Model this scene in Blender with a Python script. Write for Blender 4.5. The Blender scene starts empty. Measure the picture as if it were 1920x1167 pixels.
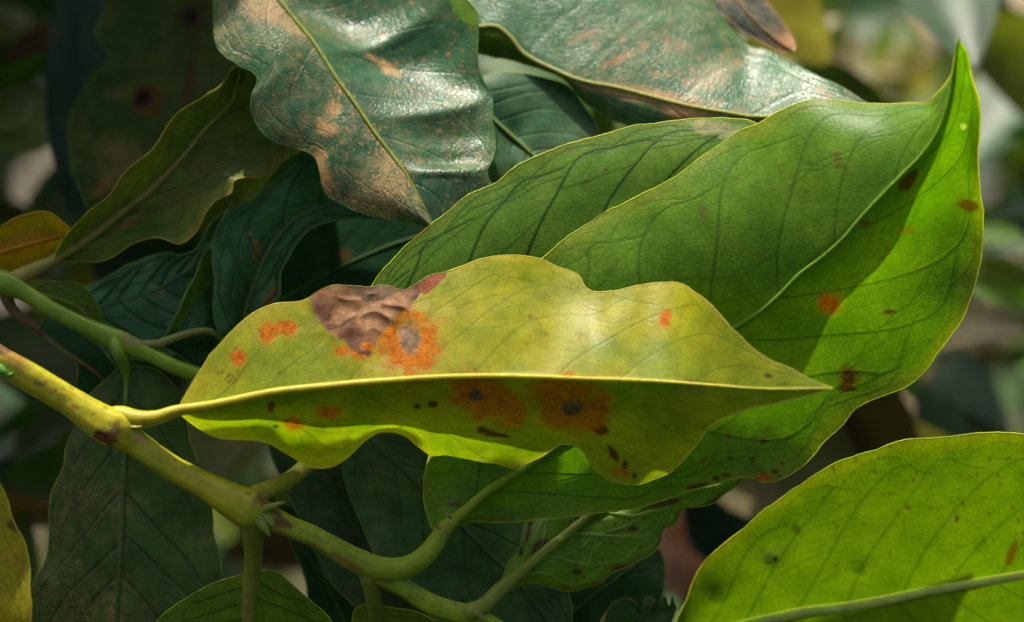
import bpy, math, random
import numpy as np
from mathutils import Vector, Matrix

# ------------------------------------------------------------------ camera, sky, sun
sc = bpy.context.scene
COL = sc.collection
W, H = 1920.0, 1167.0
FOC, SENS = 100.0, 36.0            # mm
D0 = 0.60                          # subject distance (m)
PITCH = math.radians(25)
CAM = np.array([0.0, 0.0, 1.20])
FWD = np.array([0.0, math.cos(PITCH), -math.sin(PITCH)])
UPV = np.array([0.0, math.sin(PITCH), math.cos(PITCH)])
RGT = np.array([1.0, 0.0, 0.0])

cd = bpy.data.cameras.new('camera')
cd.lens = FOC; cd.sensor_width = SENS; cd.sensor_fit = 'HORIZONTAL'
cd.clip_start = 0.02; cd.clip_end = 500
cd.dof.use_dof = True; cd.dof.focus_distance = D0 + 0.018; cd.dof.aperture_fstop = 9.0
cam = bpy.data.objects.new('camera', cd); COL.objects.link(cam)
m = Matrix.Identity(4)
for i, v in enumerate((RGT, UPV, -FWD, CAM)):
    for j in range(3): m[j][i] = v[j]
cam.matrix_world = m
sc.camera = cam

SUN_C = np.array([-0.20, 0.97, 0.05])      # towards the sun: right, image-up, towards camera
SUN_C /= np.linalg.norm(SUN_C)
SUN = SUN_C[0]*RGT + SUN_C[1]*UPV - SUN_C[2]*FWD
ELEV = math.asin(SUN[2]); AZ = math.atan2(SUN[0], SUN[1])

w = bpy.data.worlds.new('World'); sc.world = w; w.use_nodes = True
nt = w.node_tree; nt.nodes.clear()
sky = nt.nodes.new('ShaderNodeTexSky'); sky.sky_type = 'NISHITA'; sky.sun_disc = False
sky.air_density = 0.25; sky.dust_density = 5.0; sky.ozone_density = 0.0
sky.sun_elevation = ELEV; sky.sun_rotation = AZ
bg = nt.nodes.new('ShaderNodeBackground'); bg.inputs['Strength'].default_value = 0.15
wo = nt.nodes.new('ShaderNodeOutputWorld')
nt.links.new(sky.outputs[0], bg.inputs[0]); nt.links.new(bg.outputs[0], wo.inputs[0])

sl = bpy.data.lights.new('sun', 'SUN'); sl.energy = 3.3; sl.angle = math.radians(0.53); sl.color = (1.0, 0.93, 0.80)
so = bpy.data.objects.new('sun', sl); COL.objects.link(so)
so.rotation_euler = Vector(SUN).to_track_quat('Z', 'Y').to_euler(); so.location = (0, 0, 6)

sc.view_settings.view_transform = 'Standard'; sc.view_settings.look = 'None'
sc.view_settings.exposure = 1.15; sc.view_settings.gamma = 1; sc.view_settings.use_curve_mapping = False
sc.render.engine = 'CYCLES'
sc.cycles.caustics_reflective = False; sc.cycles.caustics_refractive = False
sc.cycles.max_bounces = 5; sc.cycles.transmission_bounces = 4; sc.cycles.diffuse_bounces = 3; sc.cycles.glossy_bounces = 2

# ------------------------------------------------------------------ maths helpers
def P(px, py, d):
    """photo pixel + depth beyond the subject plane (cm) -> world point"""
    z = D0 + np.asarray(d, float)*0.01
    k = SENS/FOC/W
    x = (np.asarray(px, float)-W/2)*k*z; y = (H/2-np.asarray(py, float))*k*z
    return CAM + x[..., None]*RGT + y[..., None]*UPV + z[..., None]*FWD
def proj(p):
    q = p-CAM; z = q@FWD; k = SENS/FOC/W
    return (q@RGT)/z/k+W/2, H/2-(q@UPV)/z/k, z
def hash3(i, j, k, s):
    n = (i*374761393 + j*668265263 + k*2147483647 + s*1274126177) & 0xffffffff
    n = ((n ^ (n >> 13))*1274126177) & 0xffffffff
    n = ((n ^ (n >> 16))*2246822519) & 0xffffffff
    return ((n ^ (n >> 15)) & 0xffff)/65535.0
def vnoise(p, seed=0):
    f = np.floor(p); t = p-f; t = t*t*(3-2*t); f = f.astype(np.int64)
    r = 0
    for a in (0, 1):
        for b in (0, 1):
            for c in (0, 1):
                wgt = (t[..., 0] if a else 1-t[..., 0])*(t[..., 1] if b else 1-t[..., 1])*(t[..., 2] if c else 1-t[..., 2])
                r = r + wgt*hash3(f[..., 0]+a, f[..., 1]+b, f[..., 2]+c, seed)
    return r
def fbm(p, seed=0, oc=4):
    r = 0; amp = 0.5; tot = 0
    for o in range(oc):
        r = r+amp*vnoise(p*(2**o), seed+o*17); tot += amp; amp *= 0.5
    return r/tot
def sst(a, b, x):
    t = np.clip((x-a)/(b-a), 0, 1); return t*t*(3-2*t)
def fill_d(pts):
    """(x,y[,d]) list -> array with the depths interpolated along the line"""
    xy = np.array([q[:2] for q in pts], float)
    s = np.concatenate([[0], np.cumsum(np.linalg.norm(np.diff(xy, axis=0), axis=1))])
    kd = [(s[i], q[2]) for i, q in enumerate(pts) if len(q) > 2]
    d = np.interp(s, [a for a, b in kd], [b for a, b in kd])
    return P(xy[:, 0], xy[:, 1], d)
def catmull(p, n):
    """resample a polyline smoothly to n points, even in arc length"""
    p = np.asarray(p, float)
    q = np.vstack([2*p[0]-p[1], p, 2*p[-1]-p[-2]]); out = []
    seg = np.linalg.norm(np.diff(q, axis=0), axis=1)**0.5+1e-9
    t = np.concatenate([[0], np.cumsum(seg)])
    for i in range(1, len(q)-2):
        u = np.linspace(t[i], t[i+1], 14, endpoint=False)[:, None]
        t0, t1, t2, t3 = t[i-1:i+3]; a, b, c, e = q[i-1:i+3]
        A1 = (t1-u)/(t1-t0)*a+(u-t0)/(t1-t0)*b; A2 = (t2-u)/(t2-t1)*b+(u-t1)/(t2-t1)*c; A3 = (t3-u)/(t3-t2)*c+(u-t2)/(t3-t2)*e
        B1 = (t2-u)/(t2-t0)*A1+(u-t0)/(t2-t0)*A2; B2 = (t3-u)/(t3-t1)*A2+(u-t1)/(t3-t1)*A3
        out.append((t2-u)/(t2-t1)*B1+(u-t1)/(t2-t1)*B2)
    c = np.vstack(out+[p[-1:]])
    s = np.concatenate([[0], np.cumsum(np.linalg.norm(np.diff(c, axis=0), axis=1))])
    si = np.linspace(0, s[-1], n)
    return np.stack([np.interp(si, s, c[:, k]) for k in range(3)], 1)
def hermite(rails, knots, ts):
    """rails (k,nu,3) at knots -> (len(ts),nu,3)"""
    k = len(rails); tan = []
    for i in range(k):
        if i == 0: tan.append((rails[1]-rails[0])/(knots[1]-knots[0]))
        elif i == k-1: tan.append((rails[-1]-rails[-2])/(knots[-1]-knots[-2]))
        else:
            h0 = knots[i]-knots[i-1]; h1 = knots[i+1]-knots[i]
            tan.append(((rails[i]-rails[i-1])/h0*h1+(rails[i+1]-rails[i])/h1*h0)/(h0+h1))
    if k > 2:                       # end tangents from a parabola: smooth run-out
        tan[0] = 1.5*(rails[1]-rails[0])/(knots[1]-knots[0])-0.5*tan[1]
        tan[-1] = 1.5*(rails[-1]-rails[-2])/(knots[-1]-knots[-2])-0.5*tan[-2]
    out = []
    for t in ts:
        i = int(np.clip(np.searchsorted(knots, t, 'right')-1, 0, k-2))
        h = knots[i+1]-knots[i]; x = (t-knots[i])/h
        out.append((2*x**3-3*x*x+1)*rails[i]+(x**3-2*x*x+x)*h*tan[i]+(3*x*x-2*x**3)*rails[i+1]+(x**3-x*x)*h*tan[i+1])
    return np.array(out)

# ------------------------------------------------------------------ mesh helpers
def mesh_from(name, verts, quads, mat, parent=None, col=None, aux=None, smooth=True):
    me = bpy.data.meshes.new(name)
    n = len(verts); f = len(quads); quads = np.asarray(quads, np.int32)
    me.vertices.add(n); me.vertices.foreach_set('co', np.asarray(verts, np.float32).ravel())
    me.loops.add(f*4); me.loops.foreach_set('vertex_index', quads.ravel())
    me.polygons.add(f); me.polygons.foreach_set('loop_start', np.arange(0, f*4, 4, dtype=np.int32))
    me.polygons.foreach_set('loop_total', np.full(f, 4, np.int32))
    if smooth: me.polygons.foreach_set('use_smooth', np.ones(f, bool))
    if col is None: col = np.tile(np.array([.2, .2, .2]), (n, 1))
    a = me.attributes.new('col', 'FLOAT_COLOR', 'POINT')
    a.data.foreach_set('color', np.concatenate([col, np.ones((n, 1))], 1).astype(np.float32).ravel())
    if aux is None: aux = np.zeros((n, 3))
    a = me.attributes.new('aux', 'FLOAT_COLOR', 'POINT')
    a.data.foreach_set('color', np.concatenate([aux, np.ones((n, 1))], 1).astype(np.float32).ravel())
    me.update(calc_edges=True); me.validate()
    o = bpy.data.objects.new(name, me); COL.objects.link(o)
    if mat: me.materials.append(mat)
    return o
def grid_quads(nv, nu):
    i = np.arange(nv-1)[:, None]*nu+np.arange(nu-1)[None, :]
    return np.stack([i, i+1, i+nu+1, i+nu], -1).reshape(-1, 4)
def thing(name, label, cat, base, group=None):
    o = bpy.data.objects.new(name, None); COL.objects.link(o)
    o.empty_display_size = 0.01
    o.location = base; o['label'] = label; o['category'] = cat
    if group: o['group'] = group
    return o
def put(o, parent):
    """parent o without moving it (all shapes are made in world coordinates)"""
    o.parent = parent
    t = Vector((0, 0, 0)); q = parent
    while q is not None: t += q.location; q = q.parent
    o.location = -t if o.location.length == 0 else o.location-t
    return o
def set_origin(o, p):
    """move the origin of a world-space mesh to p"""
    p = Vector(p); o.data.transform(Matrix.Translation(-p)); o.location = p
def tube(name, path, radii, mat, parent, col, aux=None, seg=14, n=None, lump=0.0, seed=0, squash=None, caps=True, ridge=0.0):
    """tapered tube along world path; radii in metres per path point"""
    path = np.asarray(path, float)
    if n is None: n = max(12, len(path)*8)
    s = np.concatenate([[0], np.cumsum(np.linalg.norm(np.diff(path, axis=0), axis=1))]); s /= s[-1]
    c = catmull(path, n); si = np.linspace(0, 1, n)
    r = np.interp(si, s, radii)
    r = np.convolve(np.concatenate([[r[0]]*3, r, [r[-1]]*3]), np.ones(7)/7, 'valid')
    tg = np.gradient(c, axis=0); tg /= np.linalg.norm(tg, axis=1)[:, None]+1e-12
    ref = -FWD
    b = np.cross(tg, ref); b /= np.linalg.norm(b, axis=1)[:, None]+1e-9
    nn = np.cross(b, tg)
    a = np.linspace(0, 2*math.pi, seg, endpoint=False)
    ca, sa = np.cos(a), np.sin(a)
    if squash: ca, sa = np.sign(ca)*abs(ca)**squash, np.sign(sa)*abs(sa)**squash
    v = c[:, None]+r[:, None, None]*(ca[None, :, None]*b[:, None]+sa[None, :, None]*nn[:, None])
    if ridge: v = c[:, None]+(v-c[:, None])*(1+ridge*np.cos(5*a[None, :, None]+3*si[:, None, None])+ridge*.6*np.cos(11*a[None, :, None]-5*si[:, None, None]))
    if lump:
        nz = fbm(v*260, seed, 3)-0.5
        v = c[:, None]+(v-c[:, None])*(1+lump*nz[..., None]*2)
    V = v.reshape(-1, 3)
    i = np.arange(n-1)[:, None]*seg; j = np.arange(seg)[None, :]; j2 = (j+1) % seg
    q = np.stack([i+j, i+j2, i+seg+j2, i+seg+j], -1).reshape(-1, 4)
    if caps:                                            # rounded ends
        for e, k in ((0, 0), (n-1, 1)):
            dirv = -tg[0] if e == 0 else tg[-1]
            ring = c[e]+(v[e]-c[e])*0.55+dirv*r[e]*0.55
            tip = np.tile(c[e]+dirv*r[e]*0.75, (seg, 1))+(v[e]-c[e])*0.02
            b0 = len(V); V = np.vstack([V, ring, tip]); jj = np.arange(seg); kk = (jj+1) % seg
            A = e*seg
            q1 = np.stack([A+jj, b0+jj, b0+kk, A+kk], 1); q2 = np.stack([b0+jj, b0+seg+jj, b0+seg+kk, b0+kk], 1)
            if k: q1 = q1[:, ::-1]; q2 = q2[:, ::-1]
            q = np.vstack([q, q1, q2])
    cc = col(V) if callable(col) else np.tile(np.array(col, float), (len(V), 1))
    ax = None
    if isinstance(cc, tuple): cc, ax = cc
    o = mesh_from(name, V, q, mat, None, cc, ax)
    if parent is not None: put(o, parent)
    return o

# ------------------------------------------------------------------ materials
def N(nt, t, **kw):
    n = nt.nodes.new(t)
    for k, v in kw.items():
        if k in n.inputs: n.inputs[k].default_value = v
        else: setattr(n, k, v)
    return n
def leaf_material(name, trans=0.35, rough=0.42, spec=0.5, coat=0.0, mottle=0.25, net=0.25, tint=(1.1, 1.25, 0.35),
                  dustcol=(0.40, 0.215, 0.075), bump=0.25, netscale=1100, patch=260):
    """blade: pigment from 'col'; aux = (spore dust, rust, dry)"""
    m = bpy.data.materials.new(name); m.use_nodes = True; nt = m.node_tree; nt.nodes.clear(); L = nt.links.new
    out = N(nt, 'ShaderNodeOutputMaterial')
    tc = N(nt, 'ShaderNodeTexCoord'); col = N(nt, 'ShaderNodeAttribute', attribute_name='col'); aux = N(nt, 'ShaderNodeAttribute', attribute_name='aux')
    sep = N(nt, 'ShaderNodeSeparateColor'); L(aux.outputs['Color'], sep.inputs[0])
    dust, rust, dry = sep.outputs[0], sep.outputs[1], sep.outputs[2]
    def math_(op, a, b=None, clamp=False):
        n = N(nt, 'ShaderNodeMath', operation=op, use_clamp=clamp)
        for i, x in enumerate((a, b)):
            if x is None: continue
            if isinstance(x, (int, float)): n.inputs[i].default_value = x
            else: L(x, n.inputs[i])
        return n.outputs[0]
    def noise(scale, detail=4, rough_=0.6):
        n = N(nt, 'ShaderNodeTexNoise', Scale=scale, Detail=detail, Roughness=rough_); L(tc.outputs['Object'], n.inputs['Vector']); return n.outputs[0]
    def mix(f, a, b, bt='MIX'):
        n = N(nt, 'ShaderNodeMix', data_type='RGBA', blend_type=bt)
        for s, x in ((0, f), (6, a), (7, b)):
            if isinstance(x, (int, float)): n.inputs[s].default_value = x
            elif isinstance(x, tuple): n.inputs[s].default_value = (*x, 1)
            else: L(x, n.inputs[s])
        return n.outputs[2]
    def ramp(x, a, b):
        n = N(nt, 'ShaderNodeMapRange', interpolation_type='SMOOTHSTEP'); L(x, n.inputs[0])
        n.inputs[1].default_value = a; n.inputs[2].default_value = b; return n.outputs[0]
    # fine areole net
    nz = N(nt, 'ShaderNodeTexNoise', Scale=500, Detail=2); L(tc.outputs['Object'], nz.inputs['Vector'])
    vm = N(nt, 'ShaderNodeVectorMath', operation='SCALE'); L(nz.outputs['Color'], vm.inputs[0]); vm.inputs['Scale'].default_value = 0.0012
    va = N(nt, 'ShaderNodeVectorMath', operation='ADD'); L(tc.outputs['Object'], va.inputs[0]); L(vm.outputs[0], va.inputs[1])
    vo = N(nt, 'ShaderNodeTexVoronoi', feature='DISTANCE_TO_EDGE', Scale=netscale); L(va.outputs[0], vo.inputs['Vector'])
    netm = math_('SUBTRACT', 1.0, ramp(vo.outputs['Distance'], 0.0, 0.16))
    n1 = noise(patch, 3, 0.62); n2 = noise(2600, 1, 0.6)
    v = math_('ADD', math_('MULTIPLY', n1, mottle*2), 1-mottle)
    v = math_('MULTIPLY', v, math_('ADD', math_('MULTIPLY', n2, 0.55), 0.72))
    c = mix(1.0, col.outputs['Color'], v, 'MULTIPLY')
    c = mix(math_('MULTIPLY', netm, net), c, mix(1.0, c, (0.45, 0.55, 0.4), 'MULTIPLY'))
    # rust pustules: granular orange
    g1 = noise(2300, 1, 0.65); g2 = noise(800, 2, 0.6)
    rcol = mix(ramp(math_('ADD', math_('MULTIPLY', g1, .6), math_('MULTIPLY', g2, .4)), 0.36, 0.64), (0.36, 0.085, 0.005), (0.66, 0.215, 0.009))
    rfac = math_('MULTIPLY', ramp(math_('ADD', rust, math_('MULTIPLY', math_('SUBTRACT', g2, 0.5), 0.9)), 0.22, 0.78), ramp(rust, 0.02, 0.3))
    c = mix(rfac, c, rcol)
    # spore dust: thin film plus fine specks
    d1 = noise(3400, 1, 0.7); d2 = noise(420, 3, 0.65); d3 = noise(1300, 2, 0.7)
    film = math_('MULTIPLY', math_('MULTIPLY', dust, ramp(d2, 0.3, 0.75)), 0.62)
    thr = math_('SUBTRACT', 0.76, math_('MULTIPLY', dust, 0.28))
    sp = math_('MULTIPLY', ramp(math_('SUBTRACT', d1, thr), 0.0, 0.08), ramp(dust, 0.03, 0.25))
    sp2 = math_('MULTIPLY', ramp(math_('SUBTRACT', d3, math_('SUBTRACT', 0.72, math_('MULTIPLY', dust, 0.17))), 0.0, 0.05), ramp(dust, 0.03, 0.25))
    df = math_('MAXIMUM', math_('MAXIMUM', film, math_('MULTIPLY', sp, 0.8)), math_('MULTIPLY', sp2, 0.85))
    c = mix(math_('MINIMUM', df, 0.9), c, mix(d2, dustcol, tuple(x*1.25 for x in (dustcol[0], dustcol[1]*1.2, dustcol[2]*1.6))))
    # dry, dead tissue: fibrous
    g3 = noise(700, 3, 0.7)
    c = mix(math_('MULTIPLY', dry, 0.9), c, mix(1.0, c, mix(ramp(g3, 0.3, 0.7), (0.55, 0.5, 0.45), (1.35, 1.3, 1.25)), 'MULTIPLY'))
    # relief
    h = math_('ADD', math_('MULTIPLY', netm, -0.35), math_('MULTIPLY', n1, 0.9))
    h = math_('ADD', h, math_('MULTIPLY', n2, 0.25))
    h = math_('ADD', h, math_('MULTIPLY', math_('MULTIPLY', g1, rfac), 4.0)); h = math_('ADD', h, math_('MULTIPLY', math_('MULTIPLY', g3, dry), 2.2))
    h = math_('ADD', h, math_('MULTIPLY', df, 0.5))
    bp = N(nt, 'ShaderNodeBump', Strength=bump, Distance=0.0005); L(h, bp.inputs['Height'])
    pr = N(nt, 'ShaderNodeBsdfPrincipled'); L(c, pr.inputs['Base Color']); L(bp.outputs[0], pr.inputs['Normal'])
    rmask = math_('MAXIMUM', math_('MAXIMUM', math_('MULTIPLY', df, 0.9), rfac), dry)
    rr = math_('ADD', math_('MULTIPLY', n1, 0.22), math_('MULTIPLY', rmask, 0.85-rough))
    radd = math_('ADD', rr, rough-0.11, True); L(radd, pr.inputs['Roughness'])
    pr.inputs['Specular IOR Level'].default_value = spec
    if coat: pr.inputs['Coat Weight'].default_value = coat; pr.inputs['Coat Roughness'].default_value = 0.22
    tr = N(nt, 'ShaderNodeBsdfTranslucent'); L(mix(1.0, c, tint, 'MULTIPLY'), tr.inputs['Color']); L(bp.outputs[0], tr.inputs['Normal'])
    tf = math_('MULTIPLY', math_('SUBTRACT', 1.0, math_('MAXIMUM', math_('MULTIPLY', dry, 0.75), math_('MAXIMUM', math_('MULTIPLY', rfac, 0.1), math_('MULTIPLY', df, 0.5)))), trans)
    ms = N(nt, 'ShaderNodeMixShader'); L(tf, ms.inputs[0]); L(pr.outputs[0], ms.inputs[1]); L(tr.outputs[0], ms.inputs[2])
    L(ms.outputs[0], out.inputs[0])
    return m
def stem_material(name, rough=0.38, spec=0.5, trans=0.0, bump=0.25, mottle=0.2, sss=0):
    m = bpy.data.materials.new(name); m.use_nodes = True; nt = m.node_tree; L = nt.links.new
    pr = nt.nodes['Principled BSDF']
    tc = N(nt, 'ShaderNodeTexCoord'); col = N(nt, 'ShaderNodeAttribute', attribute_name='col'); aux = N(nt, 'ShaderNodeAttribute', attribute_name='aux')
    sep = N(nt, 'ShaderNodeSeparateColor'); L(aux.outputs['Color'], sep.inputs[0])
    n1 = N(nt, 'ShaderNodeTexNoise', Scale=420, Detail=5, Roughness=0.65); L(tc.outputs['Object'], n1.inputs['Vector'])
    n2 = N(nt, 'ShaderNodeTexNoise', Scale=2500, Detail=2); L(tc.outputs['Object'], n2.inputs['Vector'])
    mr = N(nt, 'ShaderNodeMapRange'); L(n1.outputs[0], mr.inputs[0]); mr.inputs[1].default_value = .25; mr.inputs[2].default_value = .75
    mr.inputs[3].default_value = 1-mottle; mr.inputs[4].default_value = 1+mottle
    mx = N(nt, 'ShaderNodeMix', data_type='RGBA', blend_type='MULTIPLY'); mx.inputs[0].default_value = 1
    L(col.outputs['Color'], mx.inputs[6]); L(mr.outputs[0], mx.inputs[7]); L(mx.outputs[2], pr.inputs['Base Color'])
    ad = N(nt, 'ShaderNodeMath', operation='ADD'); L(n1.outputs[0], ad.inputs[0])
    mu = N(nt, 'ShaderNodeMath', operation='MULTIPLY'); L(n2.outputs[0], mu.inputs[0]); mu.inputs[1].default_value = .35; L(mu.outputs[0], ad.inputs[1])
    bp = N(nt, 'ShaderNodeBump', Strength=bump, Distance=0.0006); L(ad.outputs[0], bp.inputs['Height']); L(bp.outputs[0], pr.inputs['Normal'])
    r2 = N(nt, 'ShaderNodeMath', operation='MULTIPLY_ADD'); L(sep.outputs[2], r2.inputs[0]); r2.inputs[1].default_value = .4; r2.inputs[2].default_value = rough
    L(r2.outputs[0], pr.inputs['Roughness']); pr.inputs['Specular IOR Level'].default_value = spec
    if sss: pr.inputs['Subsurface Weight'].default_value = sss; pr.inputs['Subsurface Radius'].default_value = (.9, 1, .25); pr.inputs['Subsurface Scale'].default_value = 0.0022
    if trans:
        tr = N(nt, 'ShaderNodeBsdfTranslucent'); L(mx.outputs[2], tr.inputs['Color']); ms = N(nt, 'ShaderNodeMixShader', Fac=trans)
        L(pr.outputs[0], ms.inputs[1]); L(tr.outputs[0], ms.inputs[2]); L(ms.outputs[0], nt.nodes['Material Output'].inputs[0])
    return m
def far_material(name, trans=0.35, rough=0.5):
    m = bpy.data.materials.new(name); m.use_nodes = True; nt = m.node_tree; L = nt.links.new; pr = nt.nodes['Principled BSDF']
    out = nt.nodes['Material Output']; col = N(nt, 'ShaderNodeAttribute', attribute_name='col')
    tc = N(nt, 'ShaderNodeTexCoord'); n1 = N(nt, 'ShaderNodeTexNoise', Scale=70, Detail=2); L(tc.outputs['Object'], n1.inputs['Vector'])
    mr = N(nt, 'ShaderNodeMapRange'); L(n1.outputs[0], mr.inputs[0]); mr.inputs[1].default_value = .3; mr.inputs[2].default_value = .7; mr.inputs[3].default_value = .7; mr.inputs[4].default_value = 1.3
    mx = N(nt, 'ShaderNodeMix', data_type='RGBA', blend_type='MULTIPLY'); mx.inputs[0].default_value = 1
    L(col.outputs['Color'], mx.inputs[6]); L(mr.outputs[0], mx.inputs[7]); L(mx.outputs[2], pr.inputs['Base Color'])
    pr.inputs['Roughness'].default_value = rough
    t2 = N(nt, 'ShaderNodeMix', data_type='RGBA', blend_type='MULTIPLY'); t2.inputs[0].default_value = 1; L(mx.outputs[2], t2.inputs[6]); t2.inputs[7].default_value = (1.2, 1.35, .35, 1)
    tr = N(nt, 'ShaderNodeBsdfTranslucent'); L(t2.outputs[2], tr.inputs['Color'])
    ms = N(nt, 'ShaderNodeMixShader', Fac=trans); L(pr.outputs[0], ms.inputs[1]); L(tr.outputs[0], ms.inputs[2]); L(ms.outputs[0], out.inputs[0])
    return m
M_HERO = leaf_material('leaf_underside_yellowing', trans=0.45, rough=0.40, spec=0.20, mottle=0.42, net=0.24, tint=(0.88, 1.25, 0.15), bump=0.08, netscale=800)
M_UNDER = leaf_material('leaf_underside_green', trans=0.50, rough=0.45, spec=0.30, mottle=0.34, net=0.34, tint=(1.15, 1.30, 0.10), bump=0.14, netscale=700)
M_UPPER = leaf_material('leaf_upper_glossy', trans=0.22, rough=0.40, spec=0.15, mottle=0.55, net=0.08, tint=(1.3, 1.6, 0.25), bump=0.2)
M_DUSTY = leaf_material('leaf_upper_dusty', trans=0.18, rough=0.29, spec=0.28, mottle=0.5, net=0.06, tint=(1.3, 1.6, 0.25), bump=0.24)
M_FAR = far_material('leaf_far')
M_STEM = stem_material('green_stem', rough=0.30, spec=0.32)
M_RIB = stem_material('leaf_rib', rough=0.48, spec=0.25, bump=0.2, sss=0.8)

# ------------------------------------------------------------------ leaf builder
LIT = []                     # sample points that must see the sun
SHADE = []                   # sample points to be shaded by the leaves added overhead
def veins_for(n, seed, reach=0.86, first=0.04, last=0.90, rise=0.20, curl=0.10):
    """lateral veins of one half in (u, v): arcs that loop into the next one, plus cross veins"""
    rnd = random.Random(seed); out = []; base = np.linspace(first, last, n)
    lat = []
    for i, u0 in enumerate(base):
        u0 += rnd.uniform(-.2, .2)*(last-first)/n; sp = (last-first)/n
        k = rise*(0.85+0.3*rnd.random())
        t = np.linspace(0, 1, 26)
        v = reach*(1-(1-np.minimum(t/.8, 1))**1.7)*(1-0.10*np.clip((t-.8)/.2, 0, 1))
        u = u0+k*v+curl*v*v+np.clip((t-.72)/.28, 0, 1)**1.5*sp*0.95
        u += 0.006*np.sin(t*9+rnd.random()*6); v = v*(1+0.02*np.sin(t*11+rnd.random()*6))
        w = 1-0.45*t
        lat.append((u, v)); out.append((u, v, w))
    for i in range(len(lat)-1):                      # cross veins
        for q in range(3):
            a = rnd.uniform(.12, .8); b = min(1, max(.05, a+rnd.uniform(-.16, .12)))
            ia, ib = int(a*25), int(b*25); t = np.linspace(0, 1, 8)
            u = lat[i][0][ia]*(1-t)+lat[i+1][0][ib]*t; v = lat[i][1][ia]*(1-t)+lat[i+1][1][ib]*t
            v = v+0.035*np.sin(t*math.pi)*rnd.uniform(-1, 1)+0.012*np.sin(t*9+rnd.random()*6)
            out.append((u, v, np.full(8, 0.22)))
        t = np.linspace(0, 1, 10); a = lat[i]         # outer loops
        u = a[0][22]+t*(lat[i+1][0][22]-a[0][22]); v = 0.84+0.10*np.sin(t*math.pi)
        out.append((u, v, np.full(10, 0.22)))
    return out
def seg_dist(X, Y, px, py, pw, width):
    """smooth mask of a polyline in the flattened leaf (cm)"""
    res = np.zeros(X.shape, np.float32)
    x0, x1 = px.min()-4*width, px.max()+4*width; y0, y1 = py.min()-4*width, py.max()+4*width
    idx = np.nonzero((X > x0) & (X < x1) & (Y > y0) & (Y < y1))[0]
    if len(idx) == 0: return res
    xs, ys = X[idx], Y[idx]; best = np.zeros(len(idx))
    for i in range(len(px)-1):
        ax, ay = px[i], py[i]; dx, dy = px[i+1]-ax, py[i+1]-ay; l2 = dx*dx+dy*dy+1e-12
        t = np.clip(((xs-ax)*dx+(ys-ay)*dy)/l2, 0, 1)
        d = np.sqrt((xs-ax-t*dx)**2+(ys-ay-t*dy)**2); ww = width*(0.55+0.45*pw[i])
        best = np.maximum(best, np.exp(-(d/ww)**2)*min(1, 0.35+0.65*pw[i]))
    res[idx] = best
    return res
def paint(col, aux, px, py, pts, spots, seed):
    """pigment spots at photo pixels: dict x,y,rx,ry,rot,c,a,hard,rag,aux=(dust,rust,dry)"""
    for k, s in enumerate(spots):
        rx, ry = s['r'] if isinstance(s['r'], tuple) else (s['r'], s['r'])
        a = math.radians(s.get('rot', 0)); dx, dy = px-s['x'], py-s['y']
        R = max(rx, ry)*2.2+10
        ix = np.nonzero((abs(dx) < R) & (abs(dy) < R))[0]
        if len(ix) == 0: continue
        dx, dy = dx[ix], dy[ix]; ex = (dx*math.cos(a)+dy*math.sin(a))/rx; ey = (-dx*math.sin(a)+dy*math.cos(a))/ry
        dd = np.sqrt(ex*ex+ey*ey)
        rag = s.get('rag', 0.35)
        dd = dd+rag*(fbm(pts[ix]*s.get('ns', 500), seed+k*7, 4)-0.5)*2
        hd = s.get('hard', 0.35)
        f = 1-sst(1-hd, 1+hd*0.4, dd)
        if 'c' in s: al = (f*s.get('a', 1))[:, None]; col[ix] = col[ix]*(1-al)+np.array(s['c'])*al
        if 'aux' in s:
            for q in range(3):
                if s['aux'][q] is not None: aux[ix, q] = aux[ix, q]*(1-f)+s['aux'][q]*f
def poly_mask(px, py, poly):
    inside = np.zeros(px.shape, bool); n = len(poly)
    for i in range(n):
        x0, y0 = poly[i]; x1, y1 = poly[(i+1) % n]
        c = ((y0 > py) != (y1 > py)) & (px < (x1-x0)*(py-y0)/(y1-y0+1e-9)+x0); inside ^= c
    return inside
def edge_colour(mc, c0, seed):
    def f(V):
        a = sst(.3, .7, fbm(V*110, seed+40, 3))[:, None]; b = sst(.66, .74, fbm(V*160, seed+44, 3))[:, None]
        return (np.array(mc)*a+np.array(c0)*1.1*(1-a))*(1-b)+np.array([.10, .045, .015])*b
    return f
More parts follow.
